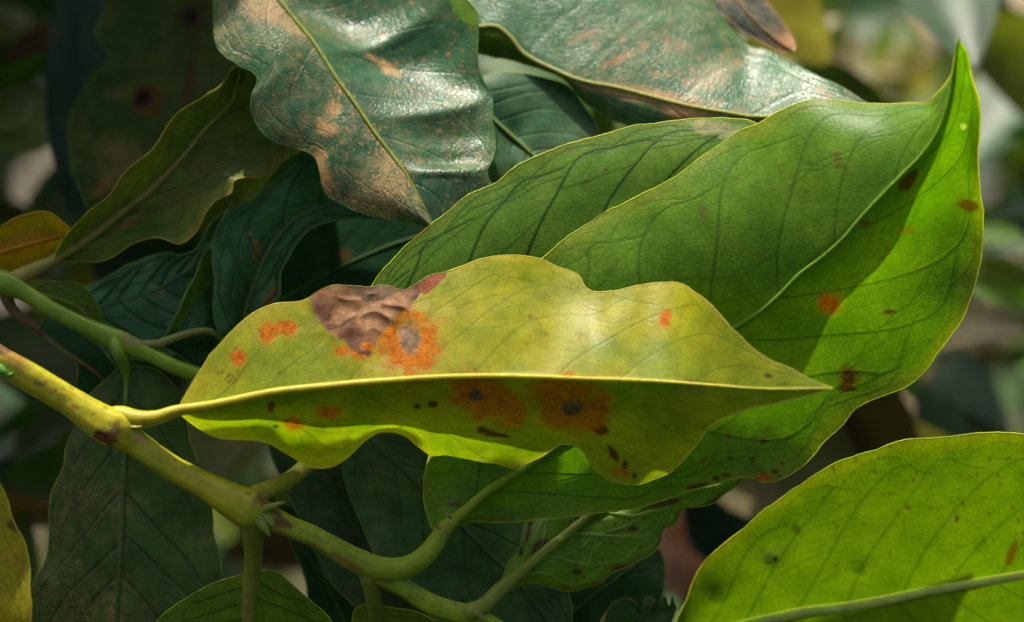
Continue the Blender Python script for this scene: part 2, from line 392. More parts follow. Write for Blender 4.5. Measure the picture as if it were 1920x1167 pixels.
def leaf(name, parent, mid, left, right, mat, c0, c1, nu=150, nv=40, petiole=None, rib=(6, 1.5), ribcol=(.3, .3, .04), rib_out=0.3,
         cv=None, vein_a=0.6, vein_n=9, vein_w=0.018, relief=0.015, quilt=0.02, rough_n=0.03, cm=None, margin_r=0.018, margin_col=(.45, .38, .04),
         spots=(), dents=(), bulge=0.0, wave=(0, 5, 0), seed=1, dust=0.0, lit=None, label=None, knots=(None, None), rise=0.20, dustf=None,
         top=None, polys=(), rib_mat=None, extra=None, grad=None, margin_f=None, late=(), ragged=.11, vein_pow=1.0):
    """blade lofted over rails (margin .. midrib .. margin), with veins, pigment, midrib tube and thickened margin.
    left / right: one rail, or a list of rails from the midrib outwards (last one is the margin)"""
    rails_l = left if isinstance(left[0], list) else [left]; rails_r = right if isinstance(right[0], list) else [right]
    mr = catmull(fill_d(mid), nu); halves = []
    for rl, kn in ((rails_l, knots[0]), (rails_r, knots[1])):
        rr = [mr]+[catmull(fill_d(q), nu) for q in rl]
        if len(rr) == 2: rr.insert(1, (rr[0]+rr[1])/2-FWD*bulge*0.01); kn = [0, .5, 1]
        kn = np.array(kn if kn is not None else np.linspace(0, 1, len(rr)), float)
        halves.append(hermite(np.array(rr), kn, np.linspace(0, 1, nv)))
    G = np.concatenate([halves[0][::-1], halves[1][1:]], 0)            # (2nv-1, nu, 3)
    NV = G.shape[0]; vv = np.linspace(-1, 1, NV)[:, None]*np.ones((1, nu)); uu = np.ones((NV, 1))*np.linspace(0, 1, nu)
    L = np.linalg.norm(np.diff(mr, axis=0), axis=1).sum()*100
    seglen = lambda h: np.linalg.norm(np.diff(h, axis=0), axis=2).sum(0)*100
    wl, wr = seglen(halves[0]), seglen(halves[1])
    X = (uu*L).ravel(); Wd = np.where(vv < 0, wl[None, :], wr[None, :]); Y = (vv*Wd).ravel()
    vm = np.zeros(NV*nu, np.float32)
    if vein_n:
        for side, ww in ((-1, wl), (1, wr)):
            for (pu, pv, pw) in veins_for(vein_n, seed*3+side, rise=rise):
                pu = np.clip(pu, 0, 1); keep = pu < 0.985
                if keep.sum() < 3: continue
                pu, pv, pw = pu[keep], pv[keep], pw[keep]
                wx = np.interp(pu, np.linspace(0, 1, nu), ww)
                vm = np.maximum(vm, seg_dist(X, Y, pu*L, side*pv*wx, pw, vein_w))
    # ragged outline
    dvn = np.gradient(G, axis=0); dvn /= np.linalg.norm(dvn, axis=2)[..., None]+1e-12
    jit = (fbm(np.stack([uu*L*2.2, np.sign(vv)*7+0*uu, 0*uu+seed], -1), seed, 4)-.5)*sst(.8, 1, np.abs(vv))*sst(0, .06, uu)*(1-sst(.94, 1, uu))
    G = G+dvn*(jit*ragged*0.01)[..., None]
    # relief
    du = np.gradient(G, axis=1); dv = np.gradient(G, axis=0); nr = np.cross(du, dv); nr /= np.linalg.norm(nr, axis=2)[..., None]+1e-12
    if (nr@(-FWD)).mean() < 0: nr = -nr
    pts0 = G.reshape(-1, 3)
    disp = -relief*vm.reshape(NV, nu)
    disp = disp+quilt*2*(fbm(pts0*np.array([90.]*3), seed+5, 2)-0.5).reshape(NV, nu)+rough_n*2*(fbm(pts0*38, seed+9, 2)-0.5).reshape(NV, nu)
    fade = sst(0, .05, np.abs(vv))*0.8+0.2
    disp = disp*fade
    wa, wf, wp = wave
    if wa: disp = disp+wa*np.abs(vv)**2.2*np.sin(uu*wf*6.283+wp+np.sign(vv)*1.1)*sst(0, .12, uu)*(1-sst(.9, 1, uu))
    px, py, _ = proj(pts0)
    for (dx_, dy_, rr_, am) in dents:
        q = np.exp(-(((px-dx_)/rr_)**2+((py-dy_)/rr_)**2)); disp = disp+am*q.reshape(NV, nu)
    G = G+nr*disp[..., None]*0.01
    V = G.reshape(-1, 3)
    # pigment
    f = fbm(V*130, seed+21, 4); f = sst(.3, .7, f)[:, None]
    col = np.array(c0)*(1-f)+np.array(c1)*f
    aux = np.zeros((len(V), 3))
    if grad is not None:                                     # second pigment along the leaf, u from a to b
        gc, ga, gb = grad; g = sst(ga, gb, uu.ravel()+0.1*(f[:, 0]-.5))[:, None]; col = col*(1-g)+np.array(gc)*g
    if cm is not None:
        e = (sst(.86, 1.0, np.abs(vv).ravel()+0.04*(f[:, 0]-.5)))[:, None]*0.8; col = col*(1-e)+np.array(cm)*e
    if dust: aux[:, 0] = dust*(0.35+0.9*sst(.3, .75, fbm(V*55, seed+31, 3)))
    if dustf: aux[:, 0] = np.clip(aux[:, 0]*dustf(px, py, vv.ravel(), uu.ravel()), 0, 1)
    if cv is not None:
        a = (np.clip(vm*1.15, 0, 1)**vein_pow*vein_a)[:, None]; col = col*(1-a)+np.array(cv)*a
    paint(col, aux, px, py, V, spots, seed*11)
    for pg in polys:
        mk = poly_mask(px+18*pg.get('rag', 1)*(fbm(V*420, seed+3, 4)-.5), py+18*pg.get('rag', 1)*(fbm(V*420, seed+4, 4)-.5), pg['poly'])
        cc = np.array(pg['c'])[None]*np.ones((len(V), 1))
        if 'c2' in pg:
            g = sst(.35, .65, fbm(V*pg.get('ns', 260), seed+77, 5))[:, None]; cc = cc*(1-g)+np.array(pg['c2'])*g
        al = (mk*pg.get('a', 1.0))[:, None]; col = col*(1-al)+cc*al
        if 'aux' in pg:
            for q in range(3):
                if pg['aux'][q] is not None: aux[mk, q] = pg['aux'][q]
    paint(col, aux, px, py, V, late, seed*13)
    if extra: V2 = extra(V, px, py); V = V if V2 is None else V2; G = V.reshape(NV, nu, 3)
    if parent is None:
        base = V.reshape(NV, nu, 3)[NV//2, 0]
        root = thing(name, label, 'leaf', Vector(base)); bname = 'blade'
    else: root = parent; bname = 'leaf'
    q = grid_quads(NV, nu)
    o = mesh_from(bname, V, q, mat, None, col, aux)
    set_origin(o, G[NV//2, 0]); 
    o.parent = root; o.location = Vector(G[NV//2, 0])-root.location
    if parent is not None and label: o['label'] = label
    sub = o if parent is not None else root
    # midrib (with the petiole)
    ml = G[NV//2]; step = max(1, nu//26)
    tw = -FWD
    rp = [p for p in ml[::step]]+[ml[-1]]
    rad0, rad1 = rib; kpx = SENS/FOC/W*D0                      # px -> m at the subject
    n_m = len(rp); t = np.linspace(0, 1, n_m)
    rads = (rad0*(1-t)**1.1+rad1*t)*kpx/2
    path = [p+tw*(rib_out*r) for p, r in zip(rp, rads)]
    if petiole:
        pp = fill_d([z[:3] if z[2] is not None else z[:2] for z in petiole]); pr = [z[3]*kpx/2 for z in petiole]
        path = list(pp)+path[1:]; rads = np.concatenate([pr, rads[1:]])
    rc = ribcol
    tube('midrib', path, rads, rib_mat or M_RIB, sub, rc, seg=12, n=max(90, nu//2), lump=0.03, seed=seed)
    if margin_r:
        ed = np.concatenate([G[0], G[-1][::-1]], 0)[::max(1, nu//150)]
        rm = margin_r*0.0056*(0.45+1.1*vnoise(ed*300, seed+2))
        tube('margin', ed, rm, rib_mat or M_RIB, sub, edge_colour(margin_col, c0, seed) if not margin_f else margin_f(margin_col), seg=6, n=len(ed), caps=True)
    if lit is not None and lit is not False:
        idx = np.arange(0, len(V), 7); s = V[idx]
        if callable(lit): x, y, _ = proj(s); s = s[lit(x, y)]
        LIT.append(s)
    if lit is False: SHADE.append(V[::23])
    return root if parent is None else o

# ------------------------------------------------------------------ ground
def ground_material():
    m = bpy.data.materials.new('soil_litter'); m.use_nodes = True; nt = m.node_tree; L = nt.links.new; pr = nt.nodes['Principled BSDF']
    tc = N(nt, 'ShaderNodeTexCoord')
    n1 = N(nt, 'ShaderNodeTexNoise', Scale=9, Detail=8, Roughness=0.7); L(tc.outputs['Object'], n1.inputs['Vector'])
    v = N(nt, 'ShaderNodeTexVoronoi', Scale=14); L(tc.outputs['Object'], v.inputs['Vector'])
    cr = N(nt, 'ShaderNodeValToRGB'); L(n1.outputs[0], cr.inputs[0])
    cr.color_ramp.elements[0].color = (.03, .02, .012, 1); cr.color_ramp.elements[1].color = (.06, .055, .02, 1)
    cr.color_ramp.elements[0].position = .35; cr.color_ramp.elements[1].position = .75
    mx = N(nt, 'ShaderNodeMix', data_type='RGBA', blend_type='MULTIPLY'); mx.inputs[0].default_value = .5
    L(cr.outputs[0], mx.inputs[6]); L(v.outputs['Distance'], mx.inputs[7]); L(mx.outputs[2], pr.inputs['Base Color'])
    bp = N(nt, 'ShaderNodeBump', Strength=.8, Distance=.02); L(n1.outputs[0], bp.inputs['Height']); L(bp.outputs[0], pr.inputs['Normal'])
    pr.inputs['Roughness'].default_value = .95
    return m
gx = np.concatenate([-np.geomspace(150, .3, 40), [0], np.geomspace(.3, 150, 40)])
gX, gY = np.meshgrid(gx, gx+1.5, indexing='ij')
gp = np.stack([gX, gY, np.zeros_like(gX)], -1); gp[..., 2] = 0.10*(fbm(gp*0.9, 3, 4)-.5)
g = mesh_from('ground', gp.reshape(-1, 3), grid_quads(81, 81), ground_material()); g['kind'] = 'structure'

# ------------------------------------------------------------------ foreground branch
kpx = SENS/FOC/W*D0
A = thing('coffee_branch', 'yellow-green coffee shoot in the sun carrying rust-spotted leaves seen from below', 'branch', Vector(P(-120, 610, -.3)))
def stem_colour(base, low, marks=(), seed=0, young=None):
    def f(V):
        px, py, _ = proj(V); n = sst(.3, .7, fbm(V*150, seed, 4))[:, None]
        c = np.array(base)*(1-n)+np.array(low)*n; a = np.zeros((len(V), 3))
        if young is not None: g_ = sst(380, 640, px)[:, None]; c = c*(1-g_)+np.array(young)*(.85+.3*n)*g_
        paint(c, a, px, py, V, marks, seed+5)
        return c, a
    return f
BR = (.11, .035, .016); rnd0 = random.Random(77)
stemA = [(-120, 610, -.3, 51), (-50, 646, -.25, 51), (10, 682, -.2, 53), (60, 710, -.1, 55), (130, 752, 0, 53), (185, 788, 0, 66), (222, 808, 0, 74), (252, 830, .05, 49), (322, 878, .15, 48), (384, 911, .2, 51), (435, 938, .25, 68), (470, 956, .3, 78),
         (500, 968, .3, 48), (540, 986, .35, 39), (595, 1010, .4, 39), (650, 1042, .45, 44), (690, 1062, .5, 49), (715, 1078, .55, 44), (760, 1104, .6, 35), (801, 1130, .7, 39), (850, 1148, .8, 40), (885, 1156, .85, 42), (930, 1178, .9, 35), (1030, 1230, 1.1, 33), (1120, 1290, 1.2, 32)]
marksA = [dict(x=30, y=672, r=(40, 20), rot=35, c=(.28, .11, .04), a=.7, hard=.6, rag=.6), dict(x=6, y=656, r=(18, 12), c=(.12, .04, .05), a=.8),
          dict(x=196, y=820, r=(26, 12), rot=20, c=(.05, .012, .006), a=1, hard=.3, rag=.4, aux=(None, None, 1)), dict(x=215, y=812, r=(10, 30), rot=20, c=(.16, .07, .02), a=.8, rag=.5),
          dict(x=140, y=765, r=(10, 5), rot=30, c=(.22, .08, .03), a=.8), dict(x=80, y=720, r=(8, 5), c=(.25, .1, .03), a=.6),
          dict(x=505, y=950, r=(40, 13), rot=45, c=(.17, .085, .03), a=.95, hard=.3, rag=.5, ns=350, aux=(None, None, 1)), dict(x=533, y=982, r=(20, 9), rot=20, c=(.14, .07, .025), a=.95, rag=.5, aux=(None, None, 1)),
          dict(x=660, y=1060, r=(46, 7), rot=33, c=(.18, .06, .02), a=.7, rag=.9), dict(x=600, y=1030, r=(40, 5), rot=30, c=(.2, .07, .02), a=.6, rag=.9),
          dict(x=720, y=1090, r=(20, 5), rot=10, c=(.15, .05, .02), a=.7, rag=.8), dict(x=262, y=826, r=(9, 6), c=(.4, .2, .15), a=.9)]
marksA += [dict(x=(t_ := rnd0.uniform(0, 900)), y=660+t_*.56+rnd0.uniform(-30, 30), r=(rnd0.uniform(2, 6), rnd0.uniform(1.2, 2.5)), rot=33, c=(.26, .15, .04) if rnd0.random() < .6 else (.10, .05, .02), a=.75, rag=.6) for _ in range(150)]
st = tube('stem', fill_d([q[:3] for q in stemA]), [q[3]*kpx/2 for q in stemA], M_STEM, A, stem_colour((.46, .40, .018), (.33, .35, .018), marksA, 4, (.22, .32, .016)), seg=32, n=460, lump=0.055, seed=3, squash=.85, ridge=.022)
LIT.append(P(np.linspace(-20, 470, 60), np.linspace(650, 950, 60), np.linspace(-.6, .0, 60)))
# sheaths left at the nodes
def sheath(pts, rad, col):
    tube('stipule', fill_d(pts), [r*kpx/2 for r in rad], M_STEM, A, col, seg=10, n=30, lump=.1)
sheath([(490, 958, .1), (512, 949, .0), (534, 942, -.05)], (20, 13, 4), (.18, .24, .03))
sheath([(484, 972, .1), (496, 990, .0), (505, 1004, -.05)], (30, 20, 5), (.15, .22, .03))
sheath([(502, 974, .05), (510, 984, 0), (513, 994, 0)], (20, 13, 4), (.15, .22, .03))
sheath([(240, 800, -.22), (256, 802, -.3), (266, 800, -.3)], (9, 7, 3), (.24, .25, .03))
sheath([(0, 690, -.5), (8, 698, -.55), (22, 708, -.5)], (18, 14, 4), (.10, .25, .03))
sheath([(2, 702, -.5), (14, 704, -.55), (24, 700, -.5)], (12, 9, 3), (.12, .28, .03))
sheath([(893, 1150, .5), (908, 1162, .5), (918, 1176, .5)], (16, 12, 3), (.16, .22, .03))
# leaf scar where the partner leaf has dropped
tube('leaf_scar', fill_d([(180, 814, -.25), (200, 822, -.28), (222, 832, -.22)]), [6*kpx, 9*kpx, 5*kpx], M_STEM, A, BR, seg=12, n=24, lump=.35, seed=8)

OR = (.50, .14, .01)
def rust(x, y, r, core=None, a=1.0, rot=0):
    rx, ry = r if isinstance(r, tuple) else (r, r)
    o = [dict(x=x, y=y, r=(rx*1.5, ry*1.5), rot=rot, c=(.46, .36, .015), a=.7, hard=.8), dict(x=x, y=y, r=(rx*1.15, ry*1.15), rot=rot, aux=(None, a, None), hard=.75, rag=.5, c=(.40, .13, .008), a=.7, ns=420)]
    if core: o.append(dict(x=core[0], y=core[1], r=core[2], c=(.18, .115, .07), a=1, hard=.45, rag=.4, aux=(None, 0.12, 1), ns=600))
    return o
def speck(x, y, r=4, c=(.10, .03, .012), a=.9, rot=0): return dict(x=x, y=y, r=r, c=c, a=a, hard=.5, rag=.6, rot=rot)
rnd = random.Random(5)
hero_spots = ([dict(x=690, y=600, r=(125, 95), c=(.40, .33, .018), a=.65, hard=.9), dict(x=690, y=595, r=(108, 76), c=(.20, .12, .015), a=.5, hard=.6)] + rust(503, 625, (17, 22)) + rust(540, 617, (20, 17)) + rust(444, 672, 16) + rust(762, 645, (60, 64), (768, 636, (27, 32))) + rust(680, 660, (22, 14)) + rust(640, 660, (14, 9))
  + rust(912, 748, (74, 40), (893, 740, (17, 14)), rot=22) + rust(960, 758, (16, 20), a=.7) + rust(1075, 760, (68, 52), (1072, 764, (26, 22)), rot=12) + rust(1040, 730, (48, 22), a=.9)
  + rust(615, 770, (24, 12)) + rust(550, 793, (18, 13)) + rust(1247, 597, (12, 16), a=.8) + rust(1168, 886, (15, 11), a=.8) + rust(965, 790, (14, 8), a=.7)
  + [speck(1126, 806, (20, 11), rot=20), speck(1150, 850, (8, 22), rot=-30), speck(1172, 872, (6, 10)), speck(1112, 762, (14, 10)), speck(508, 762, (8, 11)), speck(812, 757, (11, 9)), speck(783, 762, (7, 5)), speck(920, 812, (18, 9), rot=15), speck(903, 806, (9, 9)), speck(940, 818, (22, 4), rot=8),
     speck(836, 860, (6, 7), (.3, .14, .05)), speck(1190, 893, (5, 5), (.03, .02, .02)), speck(518, 800, (6, 4), (.03, .02, .01)), speck(995, 594, (7, 6), (.25, .12, .03)), speck(1085, 625, (8, 6), (.25, .13, .03), .6), speck(1100, 655, (6, 8), (.25, .13, .03), .5),
     speck(1440, 705, (9, 5)), speck(1320, 720, (30, 5), a=.5), speck(1290, 715, (18, 4), a=.6), speck(1020, 755, (8, 6), a=.5), speck(1210, 760, (8, 6), a=.5), speck(1250, 800, (8, 6), a=.4), speck(1470, 720, (14, 4), a=.5)]
  + [speck(rnd.uniform(420, 1150), rnd.uniform(530, 800), rnd.uniform(1.5, 3.5), (.14, .10, .02), .6) for _ in range(120)]
  + [speck(430+rnd.gauss(0, 14), 705+rnd.gauss(0, 9), rnd.uniform(2, 4), (.2, .1, .02), .7) for _ in range(22)]
  + [dict(x=970, y=484, r=(60, 8), rot=3, c=(.5, .42, .03), a=.7), dict(x=1330, y=800, r=(160, 90), c=(.30, .28, .02), a=.5, hard=.8), dict(x=1050, y=560, r=(90, 60), c=(.46, .44, .09), a=.5, hard=.9)])
necro = [dict(poly=[(578, 552), (600, 530), (640, 526), (700, 526), (752, 542), (775, 532), (805, 512), (832, 505), (836, 520), (815, 542), (790, 556), (768, 578), (745, 600), (722, 622), (702, 648), (690, 668), (664, 662), (640, 640), (628, 622), (606, 616), (592, 590), (580, 572)],
              c=(.25, .125, .06), c2=(.08, .032, .015), aux=(0, 0.0, .7), ns=110, rag=1.3),
         dict(poly=[(786, 538), (806, 512), (834, 506), (836, 520), (815, 542), (795, 556)], c=(.25, .07, .025), c2=(.16, .05, .02), aux=(0, 0, .6), ns=300, rag=.5),
         dict(poly=[(650, 530), (740, 536), (752, 548), (720, 566), (680, 562)], c=(.14, .09, .06), c2=(.07, .05, .035), aux=(0, 0, 1), ns=500, rag=.8)]
def crumple(V, px, py):
    """dead tissue puckers"""
    dx = (px-690)/95; dy = (py-585)/75; f = np.exp(-(dx*dx+dy*dy)**1.5)
    n = fbm(V*95, 61, 3)-.5; r = np.abs(fbm(V*170, 67, 2)-.5)
    return V+(-FWD)[None, :]*((n*0.85-r*0.9+.1)*f*0.0052)[:, None]+UPV[None, :]*((fbm(V*120, 71, 2)-.5)*f*0.004)[:, None]
leaf('leaf', A, [(331, 771, -.1), (414, 757), (508, 737, -.3), (622, 724), (735, 714, -.45), (848, 707), (960, 706, -.5), (1106, 711), (1229, 715, -.7), (1332, 722, -1.05), (1435, 729, -1.5), (1562, 728, -1.8)],
     [(331, 771, -.1), (340, 752), (358, 720, 0.14), (388, 675), (418, 641, 0.36), (444, 611), (482, 584, 0.54), (520, 571), (558, 569, 0.61), (580, 560), (600, 546), (622, 537, 0.65), (674, 535), (720, 540), (754, 551, 0.72), (775, 540), (803, 520), (829, 513, 0.79), (867, 500), (908, 486), (960, 479, 1.01), (1011, 483, 1.15), (1048, 499, 1.15), (1085, 513, 1.01), (1097, 533, 0.83), (1122, 544), (1155, 546, 0.61), (1188, 537), (1229, 530, 0.65), (1266, 528, 0.50), (1295, 542, 0.07), (1332, 571, -.6), (1361, 604), (1389, 633, -1.1), (1422, 662), (1476, 690, -1.45), (1517, 711), (1562, 728, -1.8)],
     [[(331, 771, -.1), (400, 790, .3), (500, 784, .5), (600, 780, .55), (720, 782, .5), (850, 792, .55), (960, 792, .55), (1080, 795, .5), (1200, 805, .4), (1320, 765, -.75), (1440, 745, -1.45), (1562, 728, -1.8)],
      [(331, 772, -.1), (350, 788), (377, 807, .6), (403, 820), (444, 826, 1.3), (497, 831), (527, 845, 1.5), (561, 863), (591, 874, 1.8), (622, 871), (652, 852, 1.7), (678, 829), (708, 811, 1.4), (735, 809), (761, 818), (784, 837, 1.6), (806, 852), (833, 863, 1.75), (853, 876), (889, 890), (929, 889, 1.7), (979, 874), (1012, 860), (1055, 834, 1.1), (1088, 844), (1112, 876), (1145, 899, 1.1), (1194, 908), (1244, 893, .9), (1277, 866), (1304, 836, .2), (1335, 798, -.5), (1400, 768, -1.2), (1480, 752, -1.55), (1562, 729, -1.8)]],
     M_HERO, (.25, .31, .010), (.40, .38, .014), nu=560, nv=150, petiole=[(160, 768, .15, 28), (195, 782, .1, 38), (228, 782, .02, 42), (256, 787, -.1, 37), (292, 784, -.15, 28), (331, 771, -.15, 22)], rib=(19, 2.5), ribcol=(.38, .32, .018), rib_out=.2,
     cv=(.13, .19, .02), vein_a=.62, vein_n=9, vein_w=.020, relief=.004, quilt=.025, rough_n=.04, cm=(.42, .36, .03), margin_r=.017, margin_col=(.42, .36, .03), spots=hero_spots, polys=necro, extra=crumple, late=[dict(x=612, y=582, r=(28, 24), c=(.085, .03, .016), a=.85, hard=.7, rag=.6), dict(x=664, y=634, r=(30, 24), rot=40, c=(.10, .035, .017), a=.85, hard=.7, rag=.6), dict(x=700, y=547, r=(46, 11), rot=3, c=(.13, .085, .05), a=.85, hard=.5, rag=.6),
       dict(x=690, y=580, r=(62, 10), rot=-14, c=(.36, .20, .11), a=.7, hard=.8, rag=.7), dict(x=655, y=602, r=(26, 4), rot=-35, c=(.05, .02, .012), a=.9, rag=.5), dict(x=735, y=592, r=(34, 9), rot=-45, c=(.38, .22, .11), a=.6, hard=.8, rag=.7), dict(x=622, y=612, r=(14, 6), c=(.05, .02, .012), a=.8),
       dict(x=690, y=652, r=(14, 12), aux=(None, .8, .2), hard=.9, rag=.9), dict(x=642, y=656, r=(11, 8), aux=(None, .8, .2), hard=.9, rag=.9), dict(x=604, y=548, r=(14, 7), aux=(None, .6, .4), hard=.9, rag=.9), dict(x=672, y=606, r=(8, 5), aux=(None, .5, .5), hard=.9, rag=.9)],
    
     dents=[(1075, 560, 60, -.12), (600, 830, 60, .1)], seed=3, lit=lambda x, y: (x < 1300) & (y < 700), margin_f=lambda c: (lambda V: (lambda px, py: np.where(((px > 578) & (px < 838) & (py < 580))[:, None], np.array([[.10, .045, .03]]), np.array([c])))(*proj(V)[:2])), label='yellowing leaf with orange rust blisters and a brown dead patch on its edge', rise=.16)

big_spots = (rust(1555, 570, (20, 18)) + [dict(x=1592, y=707, r=(24, 26), c=(.14, .055, .015), a=.9, hard=.6), dict(x=1592, y=707, r=(13, 14), c=(.07, .03, .012), a=.9), dict(x=1590, y=728, r=(22, 7), c=(.10, .02, .01), a=.9),
    dict(x=1706, y=338, r=(30, 11), rot=-45, c=(.10, .03, .012), a=.9, rag=.6), dict(x=1815, y=388, r=(26, 14), rot=15, c=(.12, .04, .015), a=.85, rag=.6), speck(1670, 585, (14, 6)), speck(1620, 418, (12, 6), (.22, .1, .02)), speck(1700, 430, (18, 6), (.22, .11, .02), .6)]
  + rust(1432, 897, (18, 8)) + [speck(1310, 912, (30, 5), rot=-12), speck(1345, 898, (8, 6)), speck(1362, 893, (8, 5)), speck(1432, 828, (7, 5)), speck(1368, 860, (8, 5)), speck(1410, 860, (6, 5)), speck(1452, 884, (8, 5)), speck(1570, 300, (9, 22), (.2, .12, .03), .6), speck(1320, 400, (8, 14), (.2, .12, .03), .5)]
  + [speck(rnd.uniform(1380, 1800), rnd.uniform(300, 860), rnd.uniform(2, 6), (.13, .10, .02), .45) for _ in range(90)]
  + [speck(rnd.uniform(1280, 1500), rnd.uniform(800, 905), rnd.uniform(2, 5), (.16, .05, .015), .8) for _ in range(26)]
  + [dict(x=1806, y=238, r=6, c=(.5, .6, .5), a=.9), dict(x=830, y=1000, r=5, c=(.3, .16, .1), a=.9), dict(x=850, y=947, r=(14, 4), c=(.10, .04, .02), a=.8)])
leaf('leaf', A, [(835, 990, .7), (906, 927, 1.2), (1000, 868, 1.75), (1100, 800, 2.0), (1230, 715, 1.7), (1383, 614, 1.0), (1444, 571), (1502, 513, .3), (1566, 463), (1624, 398, -.4), (1691, 329), (1736, 281, -1.1), (1770, 219, -1.4), (1796, 77, -2)],
     [(835, 990, .7), (822, 1002, .8), (807, 985), (801, 861, 1.7), (850, 650, 2.1), (940, 545), (1020, 482, 1.8), (1130, 400), (1171, 380), (1206, 363), (1240, 351, 1.7), (1274, 334), (1308, 302), (1350, 267), (1384, 243, 1.4), (1415, 231), (1446, 221), (1520, 194, .9), (1571, 187), (1633, 188, .5), (1691, 194), (1743, 197, -.2), (1763, 178), (1780, 144, -1.1), (1787, 110), (1796, 77, -2)],
     [[(835, 990, .7), (900, 955, 1.6), (1000, 925, 2.1), (1150, 880, 2.4), (1330, 800, 2.2), (1480, 700, 1.6), (1600, 600, 1.35), (1690, 500, 1.15), (1745, 400, .8), (1785, 290, .2), (1800, 180, -.8), (1796, 77, -2)],
      [(835, 990, .7), (848, 990, .9), (867, 984, 1.2), (906, 978, 1.6), (992, 976, 2.0), (1112, 966, 2.2), (1211, 948, 2.2), (1290, 922, 2.2), (1397, 897, 2.0), (1430, 905), (1455, 904), (1488, 888), (1517, 863, 2.0), (1575, 801), (1609, 761, 1.9), (1678, 736), (1714, 718, 1.8), (1782, 632, 1.6), (1811, 582), (1833, 524, 1.3), (1842, 474), (1843, 423, .9), (1838, 343), (1838, 274, .0), (1828, 171, -.9), (1811, 93), (1796, 77, -2)]],
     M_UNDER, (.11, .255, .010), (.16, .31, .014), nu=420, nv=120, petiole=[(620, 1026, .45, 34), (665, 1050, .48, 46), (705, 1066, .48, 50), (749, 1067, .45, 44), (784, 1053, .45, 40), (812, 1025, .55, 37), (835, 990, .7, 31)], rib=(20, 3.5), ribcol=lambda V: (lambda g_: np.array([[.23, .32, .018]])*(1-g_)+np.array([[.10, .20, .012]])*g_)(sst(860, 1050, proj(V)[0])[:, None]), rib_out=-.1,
     cv=(.03, .10, .008), vein_a=.75, vein_n=9, vein_w=.024, relief=.011, quilt=.03, rough_n=.06, cm=(.24, .30, .02), margin_r=.02, margin_col=(.40, .40, .03), spots=big_spots, bulge=.25, seed=7, wave=(.10, 6, .4),
     lit=lambda x, y: ((x > 1150) & (y < 560)) | ((x > 1640) & (y < 740)), label='large bright green leaf with its tip bent upward, its stalk curving up from the shoot', rise=.13)
for (x, y, d) in ((822, 988, .35), (836, 998, .25), (842, 968, .4)):
    tube('gall', fill_d([(x-2, y-2, d), (x+3, y+3, d)]), [4*kpx, 4*kpx], M_STEM, A, (.22, .12, .08), seg=10, n=12, lump=.2)

leaf('leaf', A, [(600, 850, 2.5), (700, 730, 2.5), (850, 600, 2.3), (1050, 480, 2.2), (1250, 370, 2.15), (1490, 290, 2.1)],
     [(600, 850, 2.5), (625, 700, 2.6), (699, 535, 2.5), (720, 505), (757, 467), (800, 430), (840, 398), (880, 367, 2.6), (931, 343), (972, 310), (1017, 290), (1062, 271), (1120, 255, 2.7), (1171, 242), (1199, 234), (1257, 230), (1325, 224), (1370, 224), (1420, 234, 2.5), (1490, 290, 2.1)],
     [(600, 850, 2.5), (750, 780, 2.5), (1000, 640, 2.7), (1250, 480, 2.6), (1490, 290, 2.1)],
     M_UNDER, (.105, .24, .016), (.15, .29, .024), nu=380, nv=110, petiole=[(478, 930, .3, 40), (510, 916, .8, 34), (545, 898, 1.6, 33), (580, 868, 2.3, 31), (600, 850, 2.5, 29)], rib=(24, 5), ribcol=(.27, .28, .03),
     cv=(.012, .05, .008), vein_a=1.0, vein_n=7, vein_w=.032, relief=.004, quilt=.03, rough_n=.06, cm=(.17, .24, .02), margin_r=.02, margin_col=(.40, .34, .03), bulge=.12, seed=12,
     spots=[speck(1137, 318, 4), speck(1019, 379, 5, (.2, .1, .08)), speck(1100, 340, 4), dict(x=1330, y=240, r=(40, 14), c=(.3, .26, .14), a=.7, rag=.9, aux=(None, None, .6)), dict(x=1370, y=250, r=(40, 14), c=(.25, .25, .14), a=.6, rag=.9, aux=(None, None, .6))],
     lit=lambda x, y: (x > 960) & (y < 480), label='green leaf with dark netted veins rising behind the rusted leaf', rise=.12)

